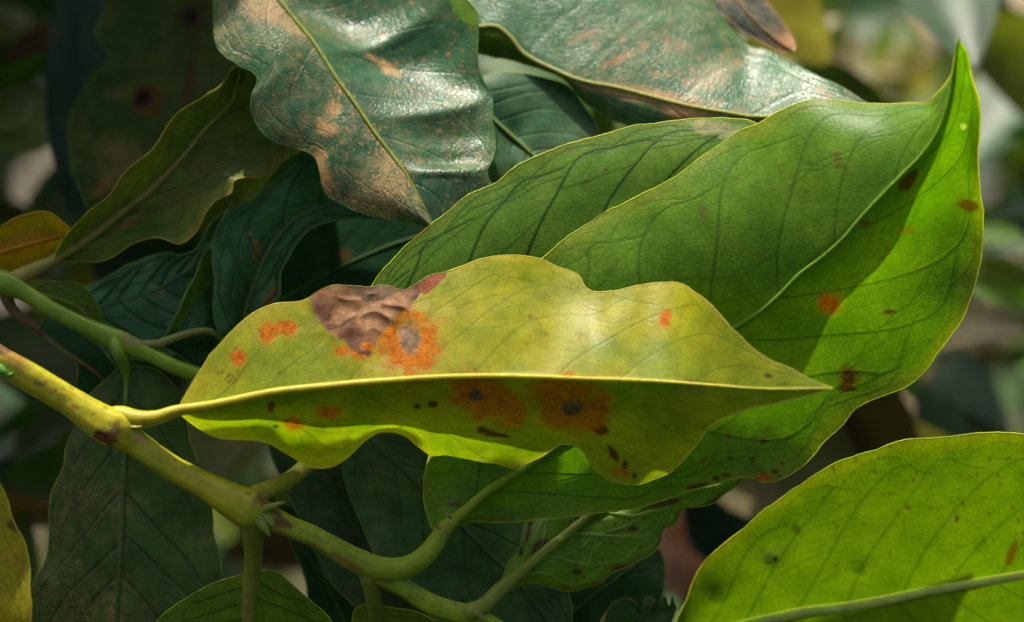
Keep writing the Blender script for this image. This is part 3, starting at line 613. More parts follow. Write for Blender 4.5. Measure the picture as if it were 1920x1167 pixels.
leaf('leaf', A, [(935, 1108, 1.00), (960, 1085, 1.27), (1020, 1035, 2.12), (1070, 995, 2.80), (1112, 962, 3.17), (1250, 880, 3.30), (1400, 800, 3.70)],
     [(935, 1108, 1.00), (948, 1078, 1.30), (965, 1040, 1.81), (978, 1000, 2.21), (990, 975, 2.90), (1040, 900, 3.47), (1200, 800, 3.93), (1400, 800, 3.70)],
     [(935, 1108, 1.00), (972, 1108, 1.56), (1005, 1097), (1039, 1097, 2.57), (1072, 1107), (1098, 1107, 3.10), (1125, 1098), (1148, 1075), (1178, 1058, 3.19), (1198, 1045), (1228, 1034), (1244, 1012, 3.12), (1249, 997), (1267, 989), (1276, 976), (1277, 961), (1287, 952, 3.20), (1324, 943), (1357, 926), (1397, 903, 3.50), (1430, 850), (1400, 800, 3.70)],
     M_UNDER, (.15, .32, .024), (.20, .38, .036), nu=220, nv=70, petiole=[(880, 1150, .7, 40), (905, 1138, .8, 32), (935, 1108, .95, 28)], rib=(27, 6), ribcol=(.19, .24, .035), rib_out=.5,
     cv=(.36, .46, .13), vein_a=.75, vein_n=7, vein_w=.03, relief=-.05, quilt=.07, rough_n=.1, cm=(.14, .12, .04), margin_r=.02, margin_col=(.22, .22, .04), bulge=.25, wave=(.10, 4, 1), seed=17,
     spots=[dict(x=1020, y=1022, r=(30, 14), rot=-50, c=(.12, .055, .04), a=.8, rag=.8), speck(1160, 1062, (22, 6), rot=-15, c=(.14, .05, .03)), speck(1080, 1072, (12, 7)), speck(1188, 992, (12, 6)), speck(1240, 946, (38, 7), rot=-15, c=(.15, .06, .04)), speck(990, 1000, (5, 24), rot=15, c=(.12, .05, .03)), speck(975, 1032, (6, 10)), speck(1340, 935, (30, 4), rot=-20)]
           + [speck(rnd.uniform(980, 1260), rnd.uniform(970, 1100), rnd.uniform(2, 5), (.12, .06, .03), .6) for _ in range(40)],
     lit=False, label='small crinkled green leaf with thick raised side veins at the shoot end')
leaf('leaf', A, [(473, 1072, 1.0), (470, 1110, 1.1), (466, 1200, 1.5), (462, 1340, 2.2)],
     [(473, 1072, 1.0), (457, 1078, 1.2), (439, 1082), (402, 1091, 1.6), (366, 1110), (329, 1135, 1.9), (293, 1167, 2), (270, 1220), (310, 1300), (462, 1340, 2.2)],
     [(473, 1072, 1.0), (492, 1070, 1.1), (519, 1072, 1.3), (540, 1088), (574, 1119, 1.6), (602, 1144), (625, 1170, 1.9), (645, 1230), (590, 1310), (462, 1340, 2.2)],
     M_UNDER, (.13, .24, .014), (.17, .28, .02), nu=140, nv=60, petiole=[(466, 962, .3, 56), (473, 990, .35, 46), (475, 1030, .6, 36), (474, 1068, .85, 33)], rib=(33, 14), ribcol=(.19, .22, .03), rib_out=.6,
     cv=(.03, .07, .012), vein_a=.75, vein_n=7, vein_w=.022, quilt=.05, margin_r=.02, margin_col=(.30, .36, .03), seed=19, lit=False, label='olive leaf hanging straight down from the shoot, cut by the stalk in front')
leaf('leaf', A, [(702, 1132, .9), (706, 1167, 1.2), (710, 1230, 1.7), (715, 1330, 2.3)],
     [(702, 1132, .9), (679, 1136, 1.1), (665, 1148), (657, 1170, 1.4), (650, 1230), (715, 1330, 2.3)],
     [(702, 1132, .9), (724, 1138, 1.1), (749, 1142), (777, 1147, 1.5), (801, 1157), (820, 1172, 1.8), (840, 1240), (715, 1330, 2.3)],
     M_UNDER, (.11, .16, .02), (.14, .19, .03), nu=80, nv=30, petiole=[(692, 1078, .5, 40), (697, 1105, .6, 32), (702, 1134, .8, 30)], rib=(30, 14), ribcol=(.16, .19, .025), rib_out=.6, cv=(.03, .07, .012), seed=23, margin_col=(.25, .28, .03), lit=False, label='small olive leaf tucked under the shoot, mostly cut off')

# ------------------------------------------------------------------ second branch, in the shade behind
B = thing('coffee_branch', 'green shaded coffee shoot behind, with dark drooping leaves and a yellowed one', 'branch', Vector(P(-90, 490, 3.8)))
stemB = [(-90, 490, 3.8, 42), (-30, 515, 3.7, 44), (17, 534, 3.6, 49), (45, 548, 3.6, 33), (103, 584, 3.6, 33), (171, 617, 3.65, 34), (213, 636, 3.7, 44), (240, 648, 3.75, 44), (274, 663, 3.8, 31), (326, 688, 3.9, 31), (370, 704, 4.0, 31), (450, 742, 4.2, 30), (560, 800, 4.4, 28)]
tube('stem', fill_d([q[:3] for q in stemB]), [q[3]*kpx/2 for q in stemB], M_STEM, B, stem_colour((.15, .27, .022), (.19, .30, .026), [dict(x=245, y=638, r=(20, 10), rot=30, c=(.2, .12, .07), a=.6, rag=.6)], 14), seg=20, n=160, lump=.03, seed=6, squash=.9, ridge=.022)
DK0, DK1 = (.018, .08, .03), (.035, .12, .05)
PK = (.20, .13, .075)
leaf('leaf', B, [(100, 489, 4.3), (160, 452), (226, 400, 4.4), (274, 363), (326, 312, 4.5), (387, 240, 4.8), (435, 189), (452, 122, 5.4)],
     [(100, 489, 4.2), (103, 476), (113, 455, 3.9), (137, 424), (161, 399, 3.7), (206, 369), (240, 322, 3.6), (291, 278), (315, 240), (332, 216, 3.8), (377, 188), (418, 161, 4.4), (439, 130), (452, 122, 5.4)],
     [(100, 489, 4.3), (147, 491, 4.2), (192, 490), (219, 476, 4.0), (247, 457), (274, 445), (302, 442, 3.9), (319, 449), (336, 457, 3.8), (357, 445), (374, 421), (387, 394, 4.0), (401, 377), (432, 360), (439, 339), (463, 333, 4.3), (490, 333), (530, 300), (540, 220, 5.0), (500, 150), (452, 122, 5.4)],
     M_UPPER, (.075, .13, .018), (.12, .17, .026), nu=220, nv=60, petiole=[(22, 530, 3.6, 40), (52, 512, 3.8, 30), (100, 489, 4.25, 22)], rib=(20, 6), ribcol=(.24, .22, .06), rib_out=.2, cv=(.08, .09, .04), vein_a=.5, vein_n=8, vein_w=.025, relief=.04, quilt=.08, rough_n=.08,
     cm=(.16, .12, .015), margin_r=.022, margin_col=(.26, .18, .02), bulge=-.1, seed=31, dust=.08, spots=[dict(x=400, y=265, r=(30, 20), c=(.14, .14, .03), a=.7, hard=.8), dict(x=390, y=315, r=(30, 24), c=(.25, .16, .07), a=.6, hard=.8), dict(x=330, y=370, r=(50, 20), c=(.14, .14, .02), a=.6, hard=.8), dict(x=240, y=415, r=(40, 6), rot=-38, c=(.3, .14, .07), a=.6), dict(x=390, y=300, r=(60, 60), c=(.05, .09, .03), a=.5, hard=.9)],
     lit=False, label='olive leaf folded up along its midrib with a wavy yellowed edge')
leaf('leaf', B, [(128, 440, 5.2), (60, 457, 5.0), (0, 474, 5.0), (-120, 500, 5.0)],
     [(128, 440, 5.2), (130, 430, 5.0), (112, 413), (90, 397, 4.8), (60, 398), (30, 410), (0, 427, 4.8), (-60, 465), (-120, 500, 5.0)],
     [(128, 440, 5.2), (112, 470, 5.4), (80, 495), (30, 514, 5.3), (-40, 520), (-120, 500, 5.0)],
     M_UNDER, (.62, .30, .008), (.38, .34, .014), nu=90, nv=36, rib=(10, 12), ribcol=(.46, .20, .012), cv=(.34, .20, .02), vein_a=.4, cm=(.32, .16, .012), margin_r=.025, margin_col=(.30, .17, .02), seed=33, bulge=-.1, lit=False, label='yellow-orange ageing leaf with an orange midrib')
leaf('leaf', B, [(30, 540, 4.3), (90, 556, 4.6), (150, 580, 4.9), (205, 640, 5.2)],
     [(30, 540, 4.3), (60, 527, 4.5), (110, 528), (152, 533, 4.9), (180, 565), (205, 640, 5.2)], [(30, 540, 4.3), (60, 575, 4.6), (130, 625, 5), (205, 640, 5.2)],
     M_UPPER, (0.112, 0.189, 0.020), (0.150, 0.217, 0.022), nu=60, nv=24, rib=(9, 3), ribcol=(.15, .17, .03), seed=35, cv=(.07, .1, .02), margin_r=.02, margin_col=(.18, .18, .03), lit=False, label='small yellowish-green leaf under the shaded shoot')
leaf('leaf', B, [(75, 622, 4.3), (115, 655, 4.5), (154, 682, 4.7), (195, 714, 5), (245, 775, 5.5)],
     [(75, 622, 4.3), (95, 637, 4.1), (113, 651), (136, 668, 4.1), (149, 689), (147, 709, 4.3), (144, 728), (165, 765), (245, 775, 5.5)],
     [(75, 622, 4.3), (80, 600, 4.5), (95, 596), (150, 625, 4.8), (190, 650), (215, 685, 5), (236, 725), (245, 775, 5.5)],
     M_UPPER, DK0, DK1, nu=90, nv=36, petiole=[(8, 545, 3.7, 30), (22, 578, 3.9, 22), (45, 598, 4.0, 18), (75, 622, 4.2, 14)], rib=(13, 5), ribcol=PK, cv=(.04, .08, .05), seed=37, quilt=.07, margin_r=.025, margin_col=(.12, .17, .04), lit=False, label='narrow dark leaf with a pinkish midrib on a long thin stalk')
leaf('leaf', B, [(237, 697, 4.0), (236, 760, 3.8), (234, 830), (231, 900, 3.5), (228, 1000, 3.3), (222, 1100), (217, 1200, 3), (212, 1350, 2.8)],
     [(237, 697, 4.0), (223, 692, 4.0), (205, 706), (188, 722), (170, 742, 4), (152, 778), (143, 799), (128, 835, 3.9), (121, 868), (101, 912, 3.8), (91, 945), (90, 989), (86, 1033, 3.6), (73, 1069), (60, 1090, 3.4), (46, 1130), (50, 1210, 3.2), (212, 1350, 2.8)],
     [(237, 697, 4.0), (254, 689, 4.0), (291, 695), (319, 716), (338, 743, 4), (346, 770), (351, 795), (355, 820), (366, 846, 3.9), (377, 872), (390, 910), (399, 949), (402, 1003, 3.6), (412, 1036), (417, 1084, 3.4), (427, 1140), (400, 1230, 3.1), (212, 1350, 2.8)],
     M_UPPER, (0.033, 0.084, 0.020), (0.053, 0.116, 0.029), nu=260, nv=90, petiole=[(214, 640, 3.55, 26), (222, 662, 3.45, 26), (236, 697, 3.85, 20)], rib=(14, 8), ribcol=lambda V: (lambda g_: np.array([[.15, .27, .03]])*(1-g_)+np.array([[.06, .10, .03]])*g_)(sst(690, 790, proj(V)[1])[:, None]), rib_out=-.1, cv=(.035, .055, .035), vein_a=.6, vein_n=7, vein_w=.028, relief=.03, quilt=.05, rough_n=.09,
     margin_r=.02, margin_col=(.30, .28, .03), bulge=.12, seed=41, dust=.32, dustf=lambda px, py, v, u: 0.55+1.4*np.exp(-(np.abs(v)/.07)**2)*(np.abs(v) > .018)+.5*(v < 0), lit=False, label='broad dark dusty leaf hanging straight down, midrib lined with brown dust')
leaf('leaf', B, [(300, 645, 3.95), (340, 630, 4.0), (372, 622), (395, 622), (418, 636, 4.6), (470, 670, 5.0), (545, 700, 5.4)],
     [(300, 645, 3.95), (318, 625, 4), (332, 585, 4.1), (343, 551), (363, 517, 4.3), (394, 466, 4.5), (450, 470, 5), (520, 560), (545, 700, 5.4)],
     [(300, 645, 3.95), (340, 668, 4.3), (400, 700, 4.7), (470, 720), (545, 700, 5.4)],
     M_UPPER, (0.018, 0.072, 0.033), (0.037, 0.116, 0.050), nu=110, nv=44, petiole=[(238, 645, 3.7, 34), (262, 648, 3.75, 22), (300, 645, 3.9, 18)], rib=(18, 6), ribcol=(.16, .19, .06), rib_out=.5, seed=43, cv=(.05, .1, .05), quilt=.07, margin_r=.025, margin_col=(.16, .24, .04), bulge=-.25, wave=(.08, 2, 0),
     polys=[dict(poly=[(320, 625), (333, 580), (343, 545), (362, 512), (396, 460), (408, 470), (402, 530), (360, 570), (338, 614)], c=(.07, .15, .02), aux=(0, 0, 0), rag=.4)], lit=False, label='dark leaf with a bright green curled edge on an arching stalk')

# ------------------------------------------------------------------ leaves whose own shoots are out of sight
def t_dust(px, py, v, u):
    s = np.where(v < 0, 1.9, .6)+0.8*np.exp(-(np.abs(v)/.05)**2)
    return s
t_spots = []
for (x, y, r) in ((625, 205, (20, 14)), (610, 240, (16, 20)), (600, 300, (14, 26)), (612, 345, (16, 26)), (640, 165, (10, 14)), (722, 122, (34, 8)), (700, 108, (16, 6))):
    t_spots.append(dict(x=x, y=y, r=r, rot=30 if y < 130 else 0, c=(.44, .22, .065), a=.5, hard=.9, rag=1.1, ns=380, aux=(.95, None, None)))
t_spots += [dict(x=x, y=y, r=rr, c=(.42, .18, .055), a=.6, hard=.8, rag=.8, ns=900, rot=37) for (x, y, rr) in [(840, 100, 5), (716, 69, 7), (743, 118, 5), (840, 101, 4), (822, 246, 6), (787, 302, 6), (640, 268, 6), (560, 105, 5)] + [(rnd.uniform(430, 900), rnd.uniform(5, 400), (rnd.uniform(1.5, 5), rnd.uniform(1, 2.2))) for _ in range(320)]]
leaf('coffee_leaf', None, [(330, -260, 6.6), (440, -120), (523, 0, 4.7), (553, 38), (584, 75), (614, 121, 4.1), (636, 155), (667, 196), (700, 245, 3.5), (734, 290), (765, 332), (787, 373, 3.0), (815, 428, 2.9)],
     [(330, -260, 6.6), (360, -150), (395, -50, 5.0), (403, 0), (402, 68, 4.3), (410, 87), (423, 104), (448, 123, 3.9), (470, 136), (480, 149), (479, 164), (472, 181, 3.7), (470, 204), (480, 230, 3.7), (497, 253), (520, 268), (550, 277, 3.6), (576, 285), (591, 298), (597, 320, 3.4), (602, 343), (614, 362), (636, 379, 3.35), (667, 396), (719, 409, 3.2), (757, 413), (783, 418), (815, 428, 2.9)],
     [[(330, -260, 6.6), (560, -190, 6.2), (790, -60, 5.5), (838, 0, 5.0), (852, 24), (872, 60, 4.7), (886, 110), (898, 145, 4.3), (912, 180), (918, 234, 3.8), (920, 264), (914, 298), (905, 325, 3.2), (905, 345), (880, 385), (815, 428, 2.9)],
      [(330, -260, 6.6), (600, -230, 6.2), (820, -100, 5.4), (878, 0, 4.8), (889, 19), (894, 38, 4.6), (895, 94), (898, 128, 4.3), (908, 158), (921, 179, 4.1), (925, 196), (926, 234, 3.7), (929, 264), (923, 298, 3.3), (914, 320), (917, 343), (890, 385), (815, 428, 2.9)]],
     M_DUSTY, (.014, .08, .036), (.028, .115, .052), nu=420, nv=120, knots=(None, [0, .93, 1]), rib=(15, 5), ribcol=(.17, .20, .035), rib_out=.1, cv=(.06, .12, .06), vein_a=.45, vein_n=8, vein_w=.022, relief=.014, quilt=.036, rough_n=.07, cm=(.03, .10, .03), margin_r=.022, margin_col=(.07, .17, .03),
     bulge=.16, wave=(.025, 4, .5), seed=51, dust=.5, dustf=t_dust, spots=t_spots, lit=lambda x, y: ~((x < 525) & (y < 85)) & ~((x > 840) & (y > 100) & (y < 165)), rise=.10,
     polys=[dict(poly=[(836, -10), (851, 23), (870, 41), (889, 49), (905, 49), (900, -10)], c=(.10, .20, .02), aux=(0.05, 0, 0), rag=.2)], label='drooping dark green leaf dusted with orange spores, with glossy wet-looking patches')
leaf('coffee_leaf', None, [(700, 10, 7.5), (895, 51, 6.4), (925, 49), (945, 57), (983, 101, 6.0), (1051, 136), (1090, 152, 5.5), (1154, 164), (1223, 182, 5.2), (1291, 199), (1360, 211, 4.8), (1415, 219), (1650, 208, 4.4)],
     [(700, 10, 7.5), (850, -100, 7.8), (1100, -150, 7.6), (1300, -30, 7), (1400, 84, 6.3), (1434, 92), (1469, 108, 5.8), (1503, 126), (1537, 143, 5.2), (1571, 160), (1613, 184, 4.7), (1650, 208, 4.4)],
     [(700, 30, 7.5), (895, 99, 6.6), (949, 111), (1000, 123, 6.2), (1062, 150), (1082, 174, 5.8), (1098, 192), (1120, 207), (1154, 227, 5.5), (1178, 237), (1300, 268, 5.2), (1500, 260), (1650, 208, 4.4)],
     M_DUSTY, (.022, .10, .042), (.04, .135, .06), nu=220, nv=60, rib=(12, 6), ribcol=(.19, .19, .05), rib_out=.1, cv=(.07, .11, .06), vein_a=.5, vein_n=7, vein_w=.03, relief=.015, quilt=.04, rough_n=.06, margin_r=.025, margin_col=(.18, .12, .06), bulge=.1, seed=55, dust=.30, rise=.10,
     spots=[dict(x=1210, y=180, r=(150, 16), rot=11, c=(.46, .24, .09), a=.7, hard=.9, rag=.6, aux=(.6, None, None)), dict(x=1290, y=212, r=(60, 14), rot=6, c=(.5, .26, .12), a=.8, hard=.8, aux=(.8, None, None)), dict(x=1160, y=112, r=(45, 7), rot=-25, c=(.36, .16, .06), a=.8, hard=.8), dict(x=1090, y=70, r=(40, 6), rot=-25, c=(.3, .14, .06), a=.7, hard=.8), dict(x=1340, y=140, r=(60, 28), rot=-30, c=(.4, .33, .2), a=.45, hard=.9)]
      + [dict(x=rnd.uniform(1100, 1560), y=rnd.uniform(60, 210), r=rnd.uniform(3, 8), c=(.30, .13, .05), a=.5) for _ in range(45)],
     polys=[dict(poly=[(880, 54), (930, 52), (944, 60), (975, 102), (1050, 142), (1070, 156), (1000, 128), (940, 118), (880, 105)], c=(.07, .14, .015), aux=(0, 0, 0), rag=.2)],
     lit=lambda x, y: (x > 950), label='broad grey-green leaf with tan dust along its midrib and a rolled green edge')
leaf('coffee_leaf', None, [(880, 165, 5.9), (925, 223, 5.6), (959, 254), (1000, 291, 5.3), (1070, 355, 5)],
     [(880, 165, 5.9), (905, 143, 6.0), (949, 134), (993, 138, 6.0), (1027, 146), (1065, 160, 6), (1090, 192), (1120, 240, 5.7), (1130, 300), (1070, 355, 5)],
     [(880, 165, 5.9), (880, 250, 5.7), (920, 340, 5.3), (1000, 375), (1070, 355, 5)],
     M_UPPER, (0.020, 0.075, 0.035), (0.040, 0.123, 0.055), nu=130, nv=50, rib=(10, 5), ribcol=(.10, .15, .04), rib_out=0, cv=(.045, .09, .055), vein_a=.4, vein_n=7, relief=.02, quilt=.09, rough_n=.09, margin_r=.02, margin_col=(.06, .14, .04), seed=57, dust=.22, bulge=.1, lit=lambda x, y: (y < 260) & (x < 1060), label='shiny puckered dark green leaf between the dusty drooping leaf and the grey-green one')
leaf('coffee_leaf', None, [(1230, -160, 8.5), (1340, -50, 8), (1400, 22, 7.6), (1450, 70), (1490, 97, 7.2)],
     [(1230, -160, 8.5), (1250, -60, 8), (1308, 0), (1353, 29, 7.6), (1387, 55), (1428, 82, 7.4), (1463, 98), (1490, 97, 7.2)],
     [(1230, -160, 8.5), (1380, -110, 8.2), (1435, 0, 7.8), (1452, 21), (1478, 58, 7.5), (1492, 84), (1490, 97, 7.2)],
     M_DUSTY, (.030, .055, .055), (.05, .08, .075), nu=90, nv=36, rib=(8, 3), ribcol=(.22, .14, .08), margin_r=.025, margin_col=(.35, .20, .11), cm=(.36, .19, .09), seed=59, dust=.4, grad=((.40, .19, .085), .80, .95), lit=True, label='grey-blue leaf tip with a dry tan edge pointing down')
leaf('coffee_leaf', None, [(1262, 1205, 5.8), (1340, 1186, 5.6), (1417, 1166, 5.4), (1512, 1147), (1585, 1139, 5.2), (1657, 1126), (1730, 1110, 5.1), (1822, 1094), (1920, 1077, 5.0), (2100, 1040), (2260, 1010, 5.2)],
     [(1262, 1205, 5.8), (1267, 1166, 5.6), (1286, 1126), (1311, 1072, 5.0), (1340, 1035), (1384, 999, 4.3), (1439, 955), (1493, 915, 3.6), (1559, 875), (1606, 857), (1694, 828, 3.0), (1749, 823), (1803, 815), (1858, 811, 2.8), (1920, 815), (2050, 845, 3.0), (2200, 950, 4.0), (2260, 1010, 5.2)],
     [(1262, 1205, 5.8), (1350, 1290, 6.2), (1550, 1370, 7.0), (1800, 1340, 7.2), (2050, 1230, 6.8), (2260, 1010, 5.2)],
     M_UNDER, (.115, .215, .006), (.15, .25, .008), nu=330, nv=100, rib=(24, 18), ribcol=(.55, .60, .16), rib_out=.4, cv=(.03, .10, .008), vein_a=.75, vein_n=10, vein_w=.022, relief=.008, quilt=.03, rough_n=.06, cm=(.25, .29, .016), margin_r=.02, margin_col=(.42, .42, .03), bulge=.12, seed=61, rise=.16, lit=True,
     spots=[dict(x=1448, y=1050, r=(14, 10), c=(.035, .03, .02), a=.9, rag=.7), dict(x=1448, y=1040, r=(28, 22), c=(.10, .16, .05), a=.6, rag=.6), speck(1453, 1051, 5, (.005, .005, .005), 1), dict(x=1493, y=992, r=9, c=(.06, .07, .03), a=.7), dict(x=1612, y=1072, r=(14, 9), c=(.06, .12, .04), a=.6), dict(x=1345, y=1120, r=(16, 12), c=(.06, .12, .04), a=.6), dict(x=1898, y=1035, r=(8, 26), rot=20, c=(.12, .05, .015), a=.8, rag=.6), speck(1794, 972, (4, 9)), speck(1704, 953, (6, 5)), speck(1550, 912, 4)]
       + [speck(rnd.uniform(1560, 1920), 830+rnd.random()**1.3*240, (rnd.uniform(1.2, 2.5), rnd.uniform(2, 7)), (.10, .045, .012), .8, rnd.uniform(-20, 20)) for _ in range(75)],
     dents=[(1612, 1072, 16, .06), (1345, 1120, 22, .08), (1448, 1046, 20, -.06)], label='large backlit lime-green leaf with fine brown flecks, smooth rounded edge')
leaf('coffee_leaf', None, [(-60, 800, .3), (-65, 900, .2), (-60, 1000, .1), (-50, 1100, 0), (-40, 1260, .1)],
     [(-60, 800, .3), (-20, 870, .0), (0, 909, -.1), (15, 943), (30, 988, -.2), (44, 1018), (55, 1062, -.3), (58, 1099), (60, 1167, -.4), (50, 1220), (-40, 1260, .1)],
     [(-60, 800, .3), (-140, 900, .5), (-170, 1050, .6), (-130, 1200), (-40, 1260, .1)],
     M_UNDER, (.52, .42, .02), (.44, .40, .022), nu=120, nv=60, rib=(16, 8), ribcol=(.45, .36, .04), cv=(.18, .20, .02), vein_a=.6, vein_w=.022, quilt=.06, margin_r=.022, margin_col=(.24, .27, .03), seed=63, lit=True,
     spots=[dict(x=22, y=985, r=(12, 16), rot=-30, c=(.12, .08, .02), a=.9, rag=.8), dict(x=40, y=1070, r=6, c=(.45, .18, .02), a=.7), dict(x=28, y=1050, r=(16, 20), c=(.48, .28, .02), a=.5)], label='yellow leaf edge with an orange blotch, mostly cut off')
leaf('coffee_leaf', None, [(452, 655, 4.9), (459, 599, 4.8), (466, 565), (480, 524, 4.75), (497, 483), (524, 442, 4.8), (555, 411), (600, 390, 5.0), (680, 372, 5.3), (800, 395, 5.6)],
     [(452, 655, 4.9), (416, 627, 4.3), (404, 599), (399, 565, 4.2), (401, 534), (398, 493, 4.2), (399, 462), (404, 435), (418, 407, 4.4), (440, 388), (470, 372, 4.6), (505, 335), (556, 286, 5.0), (640, 270), (760, 330, 5.6), (800, 395, 5.6)],
     [(452, 655, 4.9), (490, 615, 4.7), (526, 555, 4.5), (526, 517), (535, 493), (555, 459, 4.5), (583, 428), (640, 411, 4.7), (720, 412, 5), (800, 418, 5.5)],
     M_UPPER, (0.030, 0.116, 0.050), (0.056, 0.174, 0.077), nu=240, nv=80, rib=(12, 5), ribcol=(.07, .13, .05), rib_out=.3, cv=(.02, .06, .04), vein_a=.3, vein_n=7, vein_w=.035, relief=.06, quilt=.12, rough_n=.10, margin_r=.022, margin_col=(.10, .17, .035), bulge=.15, seed=67, dust=.15, rise=.14,
     spots=[dict(x=482, y=475, r=(10, 16), rot=10, c=(.34, .13, .06), a=.8, rag=.7), dict(x=480, y=455, r=(8, 10), c=(.3, .12, .06), a=.7), dict(x=505, y=560, r=(8, 24), rot=30, c=(.26, .10, .06), a=.7, rag=.6), dict(x=470, y=440, r=4, c=(.4, .25, .2), a=.7)],
     polys=[dict(poly=[(455, 385), (470, 368), (505, 333), (556, 282), (575, 290), (545, 308), (500, 360), (475, 378)], c=(.08, .16, .02), rag=.3)], lit=False, label='dark teal puckered leaf bent over along its midrib, wavy edged')
leaf('coffee_leaf', None, [(400, 640, 7.2), (600, 520, 7.0), (760, 450, 6.9), (900, 420, 6.8)],
     [(400, 640, 7.2), (470, 500, 7.3), (540, 425, 7.3), (650, 395), (790, 395, 7), (900, 420, 6.8)], [(400, 640, 7.2), (560, 650, 6.7), (760, 590, 6.5), (900, 420, 6.8)],
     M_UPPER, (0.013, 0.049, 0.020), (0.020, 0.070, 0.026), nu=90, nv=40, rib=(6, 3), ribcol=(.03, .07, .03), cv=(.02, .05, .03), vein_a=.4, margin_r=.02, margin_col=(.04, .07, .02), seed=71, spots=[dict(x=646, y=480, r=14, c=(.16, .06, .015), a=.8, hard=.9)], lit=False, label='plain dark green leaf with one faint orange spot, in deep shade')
leaf('coffee_leaf', None, [(120, 600, 6), (200, 578, 5.9), (290, 545, 5.8), (370, 490, 6), (435, 380, 6.4)],
     [(120, 600, 6), (151, 545, 6.1), (192, 524), (223, 510), (243, 497, 6.1), (274, 481), (309, 476, 6.1), (329, 483), (363, 469, 6.2), (381, 449), (405, 411), (435, 380, 6.4)],
     [(120, 600, 6), (170, 650, 5.6), (270, 675, 5.4), (370, 640, 5.6), (430, 520, 6), (435, 380, 6.4)],
     M_UPPER, (0.037, 0.138, 0.066), (0.062, 0.189, 0.094), nu=140, nv=50, rib=(7, 3), ribcol=(.06, .11, .06), rib_out=.1, cv=(.05, .10, .065), vein_a=.5, relief=.08, quilt=.12, rough_n=.08, margin_r=.02, margin_col=(.05, .11, .06), seed=73, dust=.1, wave=(.08, 4, 0), spots=[dict(x=280, y=552, r=6, c=(.3, .12, .07), a=.7), dict(x=305, y=550, r=6, c=(.25, .1, .06), a=.6)], lit=False, label='wavy-edged bluish green leaf above the arching stalk')
leaf('coffee_leaf', None, [(600, 735, 5.4), (693, 826, 5.0), (731, 861), (770, 896, 4.7), (801, 931), (867, 990, 4.4), (906, 1029), (948, 1070, 4.2), (1000, 1130), (1075, 1230, 4)],
     [(600, 735, 5.4), (630, 810, 5.0), (641, 872, 4.7), (648, 906), (662, 948, 4.5), (676, 983), (690, 1018), (706, 1043, 4.2), (760, 1110), (850, 1190, 3.9), (980, 1250), (1075, 1230, 4)],
     [(600, 735, 5.4), (720, 770, 5.4), (860, 860, 5.1), (980, 980, 4.8), (1060, 1090), (1075, 1230, 4)],
     M_UPPER, (0.027, 0.084, 0.026), (0.045, 0.123, 0.040), nu=220, nv=70, rib=(13, 9), ribcol=(.03, .075, .025), rib_out=-.3, cv=(.035, .055, .04), vein_a=.5, vein_n=8, relief=.03, quilt=.06, rough_n=.08, margin_r=.02, margin_col=(.06, .11, .035), seed=79, dust=.22, dustf=lambda px, py, v, u: .6+1.5*np.exp(-(np.abs(v)/.07)**2)*(np.abs(v) > .02), lit=False, label='dark leaf slanting down behind the shoot, reddish dust along its midrib')
leaf('coffee_leaf', None, [(480, 720, 6), (560, 820, 5.8), (650, 960, 5.5), (740, 1110, 5.2), (800, 1230, 5)],
     [(480, 720, 6), (492, 790, 5.8), (505, 835), (522, 882, 5.6), (540, 927), (564, 973), (590, 1030), (606, 1067, 5.2), (623, 1095), (644, 1119), (669, 1142, 5), (730, 1210), (800, 1230, 5)],
     [(480, 720, 6), (620, 790, 6), (740, 930, 5.9), (800, 1080), (800, 1230, 5)],
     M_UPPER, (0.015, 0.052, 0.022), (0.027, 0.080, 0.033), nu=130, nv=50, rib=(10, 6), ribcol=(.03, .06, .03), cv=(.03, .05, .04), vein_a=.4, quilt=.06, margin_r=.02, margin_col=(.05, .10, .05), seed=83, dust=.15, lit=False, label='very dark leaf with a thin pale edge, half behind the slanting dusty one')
leaf('coffee_leaf', None, [(480, 920, 7.4), (560, 1020, 7.1), (620, 1110, 6.8), (680, 1250, 6.5)],
     [(480, 920, 7.4), (520, 970, 7), (543, 1015), (562, 1055), (572, 1095, 6.8), (585, 1160), (680, 1250, 6.5)], [(480, 920, 7.4), (600, 980, 7.4), (680, 1090, 7), (680, 1250, 6.5)],
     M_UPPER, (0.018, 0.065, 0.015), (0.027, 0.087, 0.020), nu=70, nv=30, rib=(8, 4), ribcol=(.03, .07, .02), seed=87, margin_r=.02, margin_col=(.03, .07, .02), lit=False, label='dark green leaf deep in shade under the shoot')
leaf('coffee_leaf', None, [(960, 1260, 6), (1050, 1170, 6.1), (1150, 1090, 6.2), (1238, 1030, 6.4)],
     [(960, 1260, 6), (980, 1150, 6.3), (1080, 1060, 6.5), (1238, 1030, 6.4)], [(960, 1260, 6), (1120, 1240, 5.7), (1225, 1170), (1243, 1110, 5.9), (1245, 1065), (1238, 1030, 6.4)],
     M_UPPER, (0.011, 0.043, 0.014), (0.018, 0.061, 0.020), nu=80, nv=34, rib=(8, 4), ribcol=(.02, .05, .02), seed=89, margin_r=.02, margin_col=(.10, .13, .03), lit=False, label='dark green leaf tip behind the crinkled leaf')
